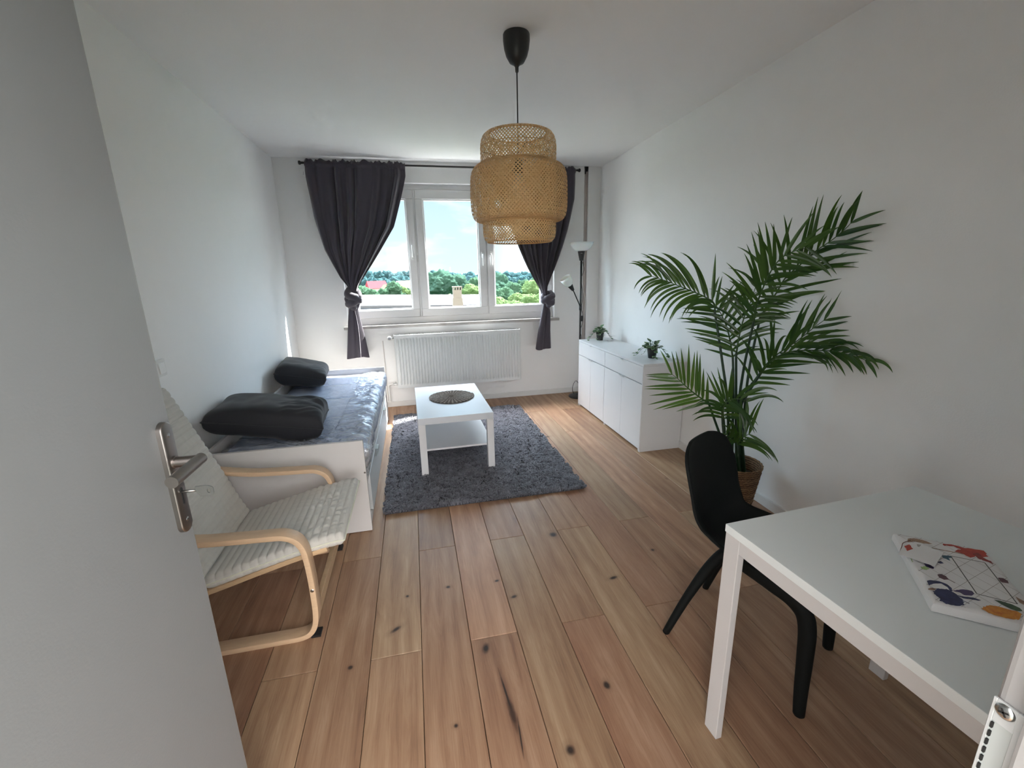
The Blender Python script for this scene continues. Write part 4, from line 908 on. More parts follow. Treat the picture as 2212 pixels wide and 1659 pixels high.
# quilted cushions, ribs run across the width
def quilt(name, P, y0, y1, th, pitch, wrk, front):
    Q = [Vector((x, 0, z)) for x, z in sp2(P, 10)]; L = [0]
    for a, b in zip(Q, Q[1:]): L.append(L[-1] + (b - a).length)
    T = L[-1]
    def at(s):
        s = min(max(s, 0), T); i = max(k for k in range(len(L)) if L[k] <= s + 1e-9); i = min(i, len(Q) - 2); t = (s - L[i]) / (L[i + 1] - L[i]); p = Q[i].lerp(Q[i + 1], t); d = (Q[i + 1] - Q[i]).normalized(); return p, Vector((-d.z, 0, d.x))
    mb = MB(); ns = int(T / .0035); nw = 150; vs = []; fs = []
    yc = (y0 + y1) / 2; hw = (y1 - y0) / 2; per = 2 * nw + 2
    for i in range(ns + 1):
        s = i / ns * T; p, n = at(s)
        if n.z < 0 or (abs(n.z) < .3 and n.x < 0): n = -n
        e = min(s, T - s); k = sqrt(max(0, 1 - (1 - min(1, e / .022)) ** 2))
        rib = abs(sin(pi * s / pitch)) ** .55
        for side in (1, -1):
            for j in range(nw + 1):
                u = 2 * j / nw - 1; 
                if side < 0: u = -u
                eu = (1 - abs(u)) * hw; ku = sqrt(max(0, 1 - (1 - min(1, eu / .026)) ** 2))
                w = hw * (1 - .012 * (1 - rib)) * (.965 + .035 * k)
                y = yc + u * w
                g = noise.noise(Vector((s * 16 + 1.5 * noise.noise(Vector((y * 9, s * 5, 0))), y * (38 if wrk else 26), 3.1)))
                puck = (.0014 + wrk * .0075 * min(1, max(0, (1 - abs(s - front) / .22)))) * g * rib
                h = th / 2 * k * ku * (.86 + .14 * rib) + (puck - (1 - rib) * .0035) * k * ku
                if side < 0: h = -th / 2 * k * ku
                vs.append((p.x + n.x * h, y, p.z + n.z * h))
    for i in range(ns):
        for j in range(per):
            k2 = (j + 1) % per; fs.append((i * per + j, i * per + k2, (i + 1) * per + k2, (i + 1) * per + j))
    mb.add(vs, fs); o = mb.build(name, M_quilt, AC, smooth=True)
    # piping round the rim
    ring = []
    for i in range(0, ns + 1, 2):
        p, n = at(i / ns * T); ring.append((p.x, y1 - .002, p.z))
    a, n1 = at(T); 
    for q in range(1, 20): ring.append((a.x, y1 - .002 - (y1 - y0 - .004) * q / 20, a.z))
    for i in range(ns, -1, -2): p, n = at(i / ns * T); ring.append((p.x, y0 + .002, p.z))
    a, n1 = at(0)
    for q in range(1, 20): ring.append((a.x, y0 + .002 + (y1 - y0 - .004) * q / 20, a.z))
    ring.append(ring[0]); mb = MB(); mb.tube(ring, .0035, 6, False); mb.build('piping', M_pipe, o, smooth=True)
quilt('seat_cushion', [(-.352, .406), (-.40, .404), (-.55, .377), (-.70, .340), (-.85, .300), (-.90, .288)], 1.722, 2.278, .060, .034, 1.0, .10)
quilt('back_cushion', [(-.905, .300), (-.94, .375), (-1.0, .55), (-1.06, .71), (-1.12, .87), (-1.165, .985)], 1.722, 2.278, .046, .034, .15, .0)

# ================================================================ DINING TABLE
MX, MY, MA = .8389, .9751, .0549 - .0
dt = thing('dining_table', 'square white dining table with flat angled legs near the camera', 'table', (MX, MY, 0), MA)
W_ = .7506; HT = .7485
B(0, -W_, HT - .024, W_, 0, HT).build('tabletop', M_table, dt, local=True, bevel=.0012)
def tleg(x, y, sx_, sy_):
    mb = MB(); a, b = .0225, .0529
    # slim blade: thin across the table end, deep along the side; the top of the leg turns into the side rail
    X0 = x if sx_ > 0 else x - a; Y0 = y if sy_ > 0 else y - b
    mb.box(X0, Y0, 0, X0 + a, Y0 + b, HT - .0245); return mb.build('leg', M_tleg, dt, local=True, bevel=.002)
ins = .002
for x, sx2 in ((ins, 1), (W_ - ins, -1)):
    for y, sy2 in ((-ins, -1), (-W_ + ins, 1)): tleg(x, y, sx2, sy2)
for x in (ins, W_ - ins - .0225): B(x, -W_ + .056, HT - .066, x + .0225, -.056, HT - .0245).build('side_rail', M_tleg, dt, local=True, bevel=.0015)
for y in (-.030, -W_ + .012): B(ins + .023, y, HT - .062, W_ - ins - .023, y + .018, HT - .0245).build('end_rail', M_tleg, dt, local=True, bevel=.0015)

# ================================================================ BLACK CHAIR
fwd = Vector((.51, -.86, 0)).normalized(); RZ = atan2(-fwd.x, fwd.y)
bc = thing('dining_chair', 'black moulded dining chair pushed under the white table', 'chair', (1.213, 1.237, 0), RZ)
# centreline in local y (forward) / z, from front lip of the seat round to the top of the back; half widths
SH = [(.235, .415, .185, .004), (.225, .433, .20, .006), (.17, .441, .214, .010), (.08, .438, .212, .018), (-.02, .433, .200, .028), (-.11, .434, .182, .042), (-.165, .450, .184, .050), (-.20, .495, .193, .048), (-.218, .56, .203, .040), (-.232, .64, .206, .036), (-.245, .71, .200, .030), (-.256, .765, .180, .022), (-.262, .797, .140, .014), (-.265, .812, .085, .006)]
def chair_shell(i, j):
    t = j * (len(SH) - 1); k = min(int(t), len(SH) - 2); u = t - k
    def cr_(q):
        p0, p1, p2, p3 = SH[max(k - 1, 0)][q], SH[k][q], SH[k + 1][q], SH[min(k + 2, len(SH) - 1)][q]
        return .5 * (2 * p1 + (p2 - p0) * u + (2 * p0 - 5 * p1 + 4 * p2 - p3) * u * u + (3 * p1 - p0 - 3 * p2 + p3) * u ** 3)
    y, z, hw, cv = cr_(0), cr_(1), cr_(2), cr_(3)
    # normal of the centreline: concave side
    a = SH[k]; b = SH[k + 1]; d = Vector((0, b[0] - a[0], b[1] - a[1])).normalized(); 
    m = SH[max(k - 1, 0)]; e = SH[min(k + 2, len(SH) - 1)]; d0 = Vector((0, b[0] - m[0], b[1] - m[1])).normalized(); d1 = Vector((0, e[0] - a[0], e[1] - a[1])).normalized(); d = d0.lerp(d1, u).normalized()
    n = Vector((0, d.z, -d.y)); 
    s = 2 * i - 1; c = cv * abs(s) ** 2.2 * 1.5
    x = s * hw; return (x, y + n.y * c, z + n.z * c)
mb = MB(); mb.grid(chair_shell, 44, 90); mb.build('seat_shell', M_chair, bc, local=True, smooth=True, solid=.012, offset=-1)
# underseat body + legs that grow out of it
mb = MB()
mb.rings([[(sx_ * a, y, z) for sx_, y in ((-1, -.09), (1, -.09), (1, .15), (-1, .15))] for a, z in ((.09, .398), (.12, .408), (.13, .424))]); mb.build('underseat', M_chair, bc, local=True, bevel=.01)
for s in (-1, 1):
    # rear legs: round tapering, raked back and out
    mb = MB(); mb.tube(smooth_path([(s * .098, -.055, .430), (s * .112, -.085, .405), (s * .135, -.13, .32), (s * .165, -.188, .165), (s * .189, -.241, .0)], 4), lambda t: .012 + .0135 * min(1, t * 6) - .012 * t, 20); mb.build('leg', M_chair, bc, local=True, smooth=True)
    # front legs: flat blades flowing from the side of the seat
    P = [Vector((s * .186, .0, .446)), Vector((s * .197, .13, .438)), Vector((s * .201, .200, .405)), Vector((s * .200, .226, .345)), Vector((s * .198, .234, .22)), Vector((s * .196, .238, .1)), Vector((s * .194, .243, 0))]
    P = smooth_path(P, 6); R = []
    for i, p in enumerate(P):
        t = (P[min(i + 1, len(P) - 1)] - P[max(i - 1, 0)]).normalized(); sd = Vector((1, 0, 0)); dn = t.cross(sd).normalized(); u = i / (len(P) - 1)
        tp = min(1, .25 + 5 * u); a, b = (.011 + .005 * u) * tp, (.036 - .018 * u) * tp
        R.append([p + sd * (a * cos(q)) * (1 if abs(cos(q)) < .8 else 1.1) + dn * (b * sin(q)) for q in [2 * pi * k / 16 for k in range(16)]])
    mb = MB(); mb.rings(R); mb.build('leg', M_chair, bc, local=True, smooth=True)

# ================================================================ GIFT PARCEL on the table
zt = HT + .0006; ph_ = .026
C0 = onZ(2010, 1322, zt); C1 = onZ(1936, 1170, zt + ph_ * .6); C1.z = zt
e1 = (C1 - C0); L1 = .285; e1.normalize(); e2 = Vector((e1.y, -e1.x, 0)); C2 = onZ(2134, 1192, zt + ph_); C2.z = zt; L2 = (C2 - C0).dot(e2)
gp = thing('gift_parcel', 'flat gift wrapped in white paper printed with red, blue and orange flowers on the table', 'parcel', C0)
GM = Matrix(((e2.x, e1.x, 0, C0.x), (e2.y, e1.y, 0, C0.y), (0, 0, 1, zt), (0, 0, 0, 1)))
M_paper = simple('gift_paper', (.78, .77, .77, 1), .42, .02, .1, 30)
GI = GM.inverted()
def gl(u, v, dz=0):   # photo pixel -> parcel plan coordinates on its top
    q = GI @ onZ(u, v, zt + ph_ + dz); return (q.x, q.y)
mb = MB(); mb.X = GM
def gsec(i, n): pass
R = []
for z, ins_ in ((0, .004), (.003, .0), (ph_ * .5, -.0008), (ph_ - .005, .001), (ph_ - .001, .006), (ph_, .016), (ph_ + .0, .05)):
    a, b, c, d = ins_, L2 - ins_, ins_, L1 - ins_; N_ = 14; r = []
    for k in range(N_): r.append((a + (b - a) * k / N_, c, z))
    for k in range(N_): r.append((b, c + (d - c) * k / N_, z))
    for k in range(N_): r.append((b - (b - a) * k / N_, d, z))
    for k in range(N_): r.append((a, d - (d - c) * k / N_, z))
    R.append([(x + (.0015 * noise.noise(Vector((x * 30, y * 30, z * 60))) if .002 < z < ph_ - .002 else 0), y, zz) for x, y, zz in r])
mb.rings(R)
gpo = mb.build('wrapping', M_paper, gp, smooth=True); gpo.modifiers.new('e', 'EDGE_SPLIT').split_angle = radians(38)
def ink(name, c, c2=None): 
    m = MT(name); n = m.noise(m.obj(), 45, 5, .7, 1.2); m.set(base=m.mix(m.math('MULTIPLY_ADD', n, 2.4, -.7, True), lin(c), lin(c2 or c)), rough=.45); return m.m
INK = {'red': ink('ink_red', '8d1d1d', 'c4452e'), 'dred': ink('ink_dark_red', '5c1a1c', 'a83a2c'), 'blue': ink('ink_blue', '14173c', '2b3566'), 'vio': ink('ink_violet', '2c2144', '4a3b66'), 'org': ink('ink_orange', 'b5560c', 'e2a32c'), 'grn': ink('ink_green', '263a2c', '3e5a3a'), 'lgr': ink('ink_light_green', '8fae6a', 'a5bf85'), 'plum': ink('ink_plum', '46202e', '6d4a52'), 'brn': ink('ink_brown', '6d4a38', 'b79a80'), 'teal': ink('ink_teal', '22435c', '2a5a6a'), 'line': ink('ink_grey_line', 'a39d98'), 'dark': ink('ink_dark_line', '34362f')}
KEYS = list(INK); PATT = MB()
def zc(u, v): return (1900 + u * 312 / 1849, 1120 + v * 280 / 1659)
lay = [0]
def blob(key, pts, jag=0.0):
    P = [gl(*zc(u, v)) for u, v in pts]; P = [(min(max(x, .0035), L2 - .0035), min(max(y, .0035), L1 - .0035)) for x, y in P]
    Q = resample(P, 40) if len(P) > 4 else P
    if jag: Q = [(x + jag * noise.noise(Vector((x * 300, y * 300, 1))), y + jag * noise.noise(Vector((x * 300, y * 300, 7)))) for x, y in Q]
    lay[0] += 1; PATT.mi = KEYS.index(key); h = ph_ + .0003 + lay[0] * .00002
    PATT.add([(x, y, h) for x, y in Q], [tuple(range(len(Q)))])
def seg(key, a, b, w=.0007, raw=False):
    A = Vector((*(gl(*zc(*a)) if not raw else a), 0)); Bq = Vector((*(gl(*zc(*b)) if not raw else b), 0)); d = (Bq - A).normalized() * w; n = Vector((-d.y, d.x, 0))
    PATT.mi = KEYS.index(key); h = ph_ + .0002; PATT.add([A + n + Vector((0, 0, h)), A - n + Vector((0, 0, h)), Bq - n + Vector((0, 0, h)), Bq + n + Vector((0, 0, h))], [(0, 1, 2, 3)])
PATT.X = GM
# faint diamond lattice
def clipseg(c, s, key):
    # line y = s*x + c in plan coordinates clipped to the top
    pts = []
    for x in (0.006, L2 - .006):
        y = s * x + c
        if .006 <= y <= L1 - .006: pts.append((x, y))
    for y in (.006, L1 - .006):
        x = (y - c) / s
        if .006 < x < L2 - .006: pts.append((x, y))
    if len(pts) >= 2: seg(key, pts[0], pts[1], .00045, True)
for k in range(-8, 12):
    clipseg(k * .052, 1.25, 'line'); clipseg(k * .052 + .02, -1.25, 'line')
BOXC = [(910, 480), (1345, 565), (1765, 1095), (1245, 965)]
PATT.mi = KEYS.index('line'); lay[0] += 1
for a, b in zip(BOXC, BOXC[1:] + BOXC[:1]): seg('dark', a, b, .0010)
blob('red', [(805, 325), (900, 330), (1080, 375), (1330, 415), (1380, 490), (1300, 500), (1250, 480), (1160, 505), (1060, 455), (975, 430), (980, 395), (1060, 400), (940, 360), (810, 350)], .004)
blob('dred', [(1180, 450), (1260, 440), (1330, 505), (1450, 560), (1455, 590), (1350, 545), (1270, 520)], .004)
blob('brn', [(360, 258), (450, 255), (560, 280), (640, 310), (680, 330), (560, 320), (450, 295), (360, 305)], .002)
blob('teal', [(800, 470), (900, 480), (940, 500), (880, 510), (910, 545), (850, 520), (800, 500)], .002)
blob('blue', [(735, 560), (780, 545), (825, 575), (780, 580)], .001)
blob('lgr', [(340, 505), (390, 505), (420, 530), (380, 560), (345, 545)], .002); blob('lgr', [(530, 620), (590, 610), (640, 640), (600, 665), (545, 650)], .002)
blob('vio', [(560, 575), (640, 590), (700, 630), (690, 650), (600, 620)], .002)
blob('plum', [(740, 720), (790, 715), (850, 740), (890, 785), (820, 785), (760, 755)], .001)
seg('plum', (880, 780), (965, 825), .0009)
blob('blue', [(605, 800), (650, 790), (760, 805), (860, 840), (920, 890), (935, 935), (905, 935), (870, 880), (790, 835), (690, 835), (630, 860)], .001)
blob('blue', [(680, 945), (740, 895), (830, 905), (900, 925), (960, 960), (1040, 1020), (1075, 1060), (1060, 1110), (1000, 1135), (930, 1140), (850, 1105), (770, 1050), (750, 1000), (690, 960)], .004)
blob('vio', [(930, 930), (1000, 915), (1080, 908), (1180, 930), (1215, 965), (1180, 990), (1090, 985), (1030, 950)], .001)
blob('blue', [(960, 975), (1060, 1000), (1200, 1015), (1305, 1050), (1270, 1055), (1150, 1035), (1070, 1025)], .001)
seg('blue', (1060, 1050), (1150, 1090), .0012)
blob('org', [(1295, 1155), (1360, 1120), (1450, 1115), (1600, 1150), (1760, 1190), (1820, 1225), (1800, 1290), (1760, 1350), (1640, 1340), (1560, 1300), (1470, 1250), (1380, 1200)], .003)
blob('grn', [(1460, 1040), (1560, 1060), (1700, 1105), (1800, 1150), (1830, 1190), (1760, 1190), (1650, 1150), (1540, 1090)], .001)
blob('plum', [(1515, 760), (1580, 765), (1640, 800), (1655, 835), (1560, 820), (1530, 790)], .001)
blob('brn', [(1735, 1000), (1849, 1060), (1849, 1110), (1790, 1080)], .001)
blob('brn', [(600, 900), (650, 888), (730, 900), (700, 925), (620, 915)], .001)
seg('brn', (665, 378), (1150, 470), .0016)
o = PATT.build('flower_print', [INK[k] for k in KEYS], gpo); o['label'] = 'printed flowers, fine lattice and empty framed box'
# folded gift card with string
TC = [(330, 300), (480, 300), (820, 440), (705, 615), (240, 445), (285, 370)]
P = [gl(*zc(u, v), .006) for u, v in TC]
mb = MB(); mb.X = GM; mb.rings([[(x, y, ph_ + .0035 + .003 * (k in (2, 3))) for k, (x, y) in enumerate(P)], [(x, y, ph_ + .0042 + .003 * (k in (2, 3))) for k, (x, y) in enumerate(P)]]); gc = mb.build('gift_card', M_paper, gp)
PATT = MB(); PATT.X = GM; lay[0] = 220
blob('red', [(245, 440), (300, 365), (380, 355), (420, 400), (480, 445), (515, 485), (460, 495), (470, 525), (380, 500), (300, 465)], .004)
blob('line', [(470, 350), (560, 360), (640, 395), (560, 400), (480, 380)], .001); blob('teal', [(575, 468), (620, 485), (665, 480), (668, 505), (620, 500), (590, 485)], .001)
PATT.build('card_print', [INK[k] for k in KEYS], gc)
mb = MB(); mb.X = GM; q = gl(*zc(390, 300)); q2 = gl(*zc(300, 330)); mb.tube(smooth_path([(q[0], q[1], ph_ + .005), (q2[0], q2[1], ph_ + .004), (.001, q2[1] - .01, ph_ - .003), (-.0015, q2[1] - .012, .002)], 5), .0009, 6); mb.build('string', simple('string_brown', (.16, .08, .07, 1), .8, .05), gp)

# ================================================================ FLOOR LAMP
FX, FY = 1.866, 4.79
fl = thing('floor_lamp', 'black floor lamp with white bowl shade and small side reading shade in the corner', 'lamp', (FX, FY, 0))
mb = MB(); mb.lathe([(.0001, 0), (.122, 0), (.125, .004), (.123, .014), (.105, .022), (.05, .030), (.022, .036), (.012, .05), (.0001, .05)], (FX, FY, 0), 48); mb.build('base', M_blackm, fl, smooth=True)
mb = MB(); mb.cyl((FX, FY, .04), (FX, FY, 1.60), .0105, .0105, 16); mb.build('pole', M_blackm, fl, smooth=True)
mb = MB(); mb.lathe([(.012, 1.575), (.021, 1.577), (.040, 1.672), (.040, 1.683), (.0001, 1.683)], (FX, FY, 0), 28); sc_ = mb.build('socket_cone', M_black, fl, smooth=True); sc_.modifiers.new('e', 'EDGE_SPLIT').split_angle = radians(40)
mb = MB(); pr = [(.038, 1.678), (.07, 1.688), (.10, 1.712), (.122, 1.745), (.131, 1.772), (.134, 1.774), (.133, 1.768), (.124, 1.742), (.102, 1.708), (.072, 1.682)]
mb.lathe([(r, z) for r, z in pr[:5]], (FX, FY, 0), 48); mb.build('bowl_shade', M_bulb, fl, smooth=True, solid=.003)
mb = MB(); a0 = Vector((FX, FY, 1.055)); arm = smooth_path([a0, a0 + Vector((-.012, -.004, .03)), (FX - .05, FY - .012, 1.16), (FX - .088, FY - .02, 1.235), (FX - .103, FY - .022, 1.262)], 6)
mb.tube(arm, .0062, 12); mb.build('side_arm', M_blackm, fl, smooth=True)
mb = MB(); mb.cyl((FX, FY, 1.03), (FX, FY, 1.08), .0155, .0155, 16); mb.build('arm_clamp', M_black, fl, smooth=True)
dirn = (Vector((-.60, -.10, .80))).normalized(); q0 = Vector(arm[-1]); rot = dirn.to_track_quat('Z', 'Y').to_matrix().to_4x4()
mb = MB(); mb.X = Matrix.Translation(q0) @ rot; mb.lathe([(.008, -.01), (.015, -.008), (.031, .06), (.031, .066), (.0001, .066)], (0, 0, 0), 24); mb.build('socket_cone', M_black, fl, smooth=True)
mb = MB(); mb.X = Matrix.Translation(q0) @ rot; mb.lathe([(.028, .062), (.042, .075), (.055, .105), (.0615, .14), (.0625, .168)], (0, 0, 0), 40); mb.build('side_shade', M_bulb, fl, smooth=True, solid=.0028)
mb = MB(); pp = [(FX + .02 * sin(k * 1.9) * (.5 + .5 * sin(k)) + .022, FY + .010 + .004 * sin(k), 1.56 - k * .085) for k in range(0, 17)] + [(FX + .03, FY + .03, .12), (FX - .03, FY + .03, .19), (FX - .075, FY + .02, .12), (FX - .05, FY + .05, .03), (FX + .05, FY + .09, .006)]
mb.tube(smooth_path(pp, 5), .0028, 6); cd = mb.build('power_cord', M_black, fl, smooth=True)
mb = MB(); mb.box(FX + .012, FY - .006, .90, FX + .034, FY + .016, .965); mb.build('foot_switch', M_black, cd, bevel=.006)
mb = MB(); mb.box(FX - .022, FY - .0365, 1.652, FX + .0, FY - .0355, 1.657); mb.X = None; mb.build('logo_print', simple('logo_grey', (.4, .4, .4, 1), .6, 0), sc_)

# ================================================================ PALM
M_stem = simple('palm_stem', '1d3a22', .4, .15)
def palm_leaf():
    m = MT('palm_leaflet'); at = m.n.new('ShaderNodeAttribute'); at.attribute_name = 'leaf'; sp = m.n.new('ShaderNodeSeparateColor'); m.link(at.outputs[0], sp.inputs[0])
    n = m.noise(m.obj(), 18, 3, .6)
    c = m.mix(m.math('MULTIPLY_ADD', n, .5, m.math('SUBTRACT', sp.outputs[0], .25), True), lin('1e3c25'), lin('567a26'))
    c = m.mix(m.math('MULTIPLY', sp.outputs[1], .35), c, lin('234a34')); m.set(base=c, rough=.36, spec=.5)
    tr = m.n.new('ShaderNodeBsdfTranslucent'); tr.inputs[0].default_value = lin('5f8a22'); mx = m.n.new('ShaderNodeMixShader'); mx.inputs[0].default_value = .22
    m.link(m.p.outputs[0], mx.inputs[1]); m.link(tr.outputs[0], mx.inputs[2]); m.link(mx.outputs[0], m.out.inputs[0]); return m.m
M_leaf = palm_leaf()
PBX, PBY = 1.865, 2.135
pm = thing('potted_palm', 'tall artificial palm with long arching fronds in a woven basket pot by the right wall', 'plant', (PBX, PBY, 0))
M_bask = MT('woven_basket'); nb = M_bask.noise(M_bask.mapping(M_bask.obj(), (1, 1, 3)), 55, 4, .7, .5); wv = M_bask.n.new('ShaderNodeTexWave'); wv.bands_direction = 'Z'; wv.inputs['Scale'].default_value = 22; wv.inputs['Distortion'].default_value = 3; wv.inputs['Detail'].default_value = 3; wv.inputs['Detail Scale'].default_value = 3; M_bask.link(M_bask.obj(), wv.inputs[0])
M_bask.set(base=M_bask.ramp(M_bask.math('MULTIPLY_ADD', nb, .6, M_bask.math('MULTIPLY', wv.outputs[1], .4)), [(.25, lin('4a3526')), (.55, lin('8a6a4c')), (.85, lin('b2906a'))]), rough=.9); M_bask.bump(M_bask.math('ADD', nb, wv.outputs[1]), .9, .008); M_bask = M_bask.m
mb = MB(); NB = 96; R = []
prof = []
for i in range(31): z = .002 + .298 * i / 30; prof.append((.098 + .043 * (z / .3) + .0035 * abs(sin(pi * i * .5)), z))
prof += [(.146, .304), (.143, .311), (.136, .309), (.131, .298), (.127, .24), (.12, .2)]
for r, z in prof: R.append([(PBX + (r + .0022 * sin(24 * a + z * 200)) * cos(a), PBY + (r + .0022 * sin(24 * a + z * 200)) * sin(a), z) for a in [2 * pi * k / NB for k in range(NB)]])
mb.rings(R, True, True, False); mb.build('basket_pot', M_bask, pm, smooth=True)
mb = MB(); mb.lathe([(.126, .225), (.09, .232), (.04, .23), (.0001, .235)], (PBX, PBY, 0), 40); mb.build('soil', simple('dark_soil', (.035, .025, .02, 1), .95, .3, .8, 120), pm, smooth=True)
VIEW = Vector((.66, .74, -.12)).normalized()
def wallclamp(p, m=.012): p = Vector(p); p.x = min(p.x, xr(p.y) - m); return p
def rib_pt(u, v, y):
    p = onY(u, v, y)
    if p.x > xr(p.y) - .03:
        for _ in range(6): p = onX(u, v, xr(p.y) - .03)
    return p
def frond(P, stem, n, L0, spec, seed, bright=.3, w0=.0084, curl=.0):
    """P: rachis points; stem: points from the pot; spec(t,side)-> (angle deg, length factor, lift toward viewer, droop)"""
    r = random.Random(seed); Q = smooth_path([rib_pt(*p) for p in P], 10); Ls = [0]
    for a, b in zip(Q, Q[1:]): Ls.append(Ls[-1] + (b - a).length)
    T = Ls[-1]
    def at(s):
        s = min(max(s, 0), T - 1e-6); i = max(k for k in range(len(Ls)) if Ls[k] <= s); i = min(i, len(Q) - 2); t = (s - Ls[i]) / (Ls[i + 1] - Ls[i]); a = Q[max(i - 2, 0)]; b = Q[min(i + 3, len(Q) - 1)]; return Q[i].lerp(Q[i + 1], t), (b - a).normalized()
    mb = MB(); cols = []
    mb.tube(Q, lambda t: .0052 * (1 - .72 * t), 7); cols += [(.35, .5, 0, 1)] * len(mb.v)
    for k in range(n):
        t = (k + .5) / n; 
        for side in (-1, 1):
            tt = min(1, max(0, t + r.uniform(-.25, .25) / n)); p, tan = at(tt * T)
            if k == n - 1 : p, tan = at(T)
            sv = tan.cross(VIEW).normalized() * side
            ang, lf, lift, droop = spec(tt, side); lf *= 1.12; ang = radians(ang + r.uniform(-6, 6))
            d = tan * cos(ang) + sv * sin(ang) - VIEW * (lift + r.uniform(-.12, .12)); d.normalize()
            L = L0 * lf * (1 + r.uniform(-.08, .08)); w = w0 * (.75 + .25 * lf) * (1 + r.uniform(-.1, .1)); N = 12
            c = (min(1, max(0, bright + r.uniform(-.18, .22))), r.random(), 0, 1); q = Vector(p); pts = []
            wd = d.cross(VIEW).normalized(); tw = r.uniform(-.35, .35); dr = droop * 1.3 * (1 + r.uniform(-.3, .3))
            for i in range(N + 1):
                s = i / N; pts.append((Vector(q), Vector(d), s)); d = (d + Vector((0, 0, -1)) * dr * (.25 + 1.3 * s) / N * 1.0 + tan * curl / N).normalized(); q = q + d * (L / N)
            b = len(mb.v); vs = []
            for q_, d_, s in pts:
                wr = d_.cross(VIEW); wr = wr.normalized() if wr.length > .05 else wd
                nn_ = d_.cross(wr).normalized(); wr = (wr * cos(tw) + nn_ * sin(tw)).normalized(); nn_ = d_.cross(wr).normalized()
                ww = w * (min(1, .25 + s * 5) if s < .15 else 1) * (1 - max(0, (s - .35) / .65) ** 1.7) + .0004
                m_ = wallclamp(q_); f = nn_ * (ww * .32)
                vs += [wallclamp(q_ - wr * ww + f, .008), wallclamp(q_, .0085), wallclamp(q_ + wr * ww + f, .008)]
            fs = []
            for i in range(N):
                a = i * 3; fs += [(a, a + 1, a + 4, a + 3), (a + 1, a + 2, a + 5, a + 4)]
            mb.add(vs, fs); cols += [c] * len(vs)
    L0 = L0
    o = mb.build('frond', M_leaf, pm, smooth=True); ca = o.data.color_attributes.new('leaf', 'FLOAT_COLOR', 'POINT'); ca.data.foreach_set('color', [x for c in cols for x in c])
    if stem:
        S = [Vector(s) if len(s) == 3 and abs(s[0]) < 10 else rib_pt(*s) for s in stem] + [Q[0], Q[3]]
        mb = MB(); mb.tube(smooth_path(S, 8), lambda t: .0088 - .0036 * t, 8); mb.build('stem', M_stem, o, smooth=True)
    return o
def base(dx, dy): return (PBX + dx, PBY + dy, .225)
yb_ = PBY
def prof_len(t): return max(.28, min(1, .62 + 1.5 * t) * (1 - max(0, t - .55) * 1.05))
# B big upper right frond
frond([(1641, 690, 2.12), (1660, 655, 2.10), (1677.5, 632, 2.09), (1697, 600, 2.07), (1732, 569, 2.0), (1762.5, 542, 1.96), (1795, 520, 1.92), (1822, 498, 1.88), (1838, 482, 1.86)],
      [base(.03, .0), (1607, 900, 2.13), (1618, 800, 2.13)], 17, .30, lambda t, s: ((56 - 26 * t, prof_len(t), .15, .75) if s > 0 else (52 - 30 * t, .95 * prof_len(t), .35, .15)), 1, .22)
# A frond in front of it, arching right
frond([(1627, 700, 2.05), (1634, 660, 2.03), (1646, 627, 2.0), (1658, 600, 1.98), (1672, 575, 1.95), (1690, 556, 1.92), (1715, 543, 1.9), (1742, 535, 1.88)],
      [base(.015, -.02), (1594, 900, 2.10), (1606, 800, 2.09)], 17, .25, lambda t, s: ((44 - 20 * t, prof_len(t) * 1.0, .25, .35) if s > 0 else (78 - 30 * t, .72 * min(1, .7 + .6 * t), .15, .5)), 2, .32)
# C left arching frond
frond([(1545, 680, 2.24), (1541, 655, 2.26), (1520, 640, 2.30), (1492, 628, 2.34), (1462, 616, 2.40), (1434, 605, 2.46), (1408, 597, 2.52)],
      [base(-.03, .02), (1572, 880, 2.15), (1560, 780, 2.19)], 16, .29, lambda t, s: ((50 - 20 * t, prof_len(t), .2, 1.0) if s < 0 else (38 - 15 * t, .8 * prof_len(t), .5, 1.7)), 3, .42)
# D upright middle frond
frond([(1583, 775, 2.22), (1578, 740, 2.22), (1572, 714, 2.22), (1564, 692, 2.23), (1552, 668, 2.25), (1538, 648, 2.28)],
      [base(.0, .03), (1583, 900, 2.18), (1584, 830, 2.2)], 12, .25, lambda t, s: ((62 - 18 * t, .9 * prof_len(t), .1, .6) if s < 0 else (58 - 10 * t, .95 * prof_len(t), .2, .15)), 4, .18)
# J inner frond rising between C and A
frond([(1590, 770, 2.12), (1596, 730, 2.13), (1606, 690, 2.14), (1622, 650, 2.15), (1632, 620, 2.15)],
      [base(.01, .0), (1590, 900, 2.12), (1590, 830, 2.12)], 10, .23, lambda t, s: (60 - 20 * t, .95 * prof_len(t), .15, .7), 14, .2)
# E right frond
frond([(1622, 832, 2.08), (1640, 808, 2.05), (1654, 789, 2.02), (1673, 770, 1.99), (1694, 755, 1.96), (1714, 742, 1.93), (1738, 724, 1.9), (1758, 708, 1.88), (1780, 692, 1.86)],
      [base(.04, -.02), (1596, 900, 2.11), (1606, 862, 2.1)], 13, .25, lambda t, s: ((50 - 26 * t, prof_len(t), .1, .7) if s > 0 else (54 - 28 * t, .95 * prof_len(t), .3, .1)), 5, .2)
# F drooping right frond
frond([(1640, 812, 2.02), (1660, 786, 1.98), (1681, 770, 1.95), (1706, 760, 1.92), (1738, 757, 1.89), (1772, 757, 1.86), (1806, 760, 1.83), (1840, 768, 1.80), (1870, 778, 1.78)],
      [base(.045, -.03), (1600, 890, 2.09), (1616, 850, 2.06)], 16, .23, lambda t, s: ((42 - 14 * t, .95 * prof_len(t), .35, 1.1) if s > 0 else (30 - 10 * t, .8 * prof_len(t), .2, .5)), 6, .3)
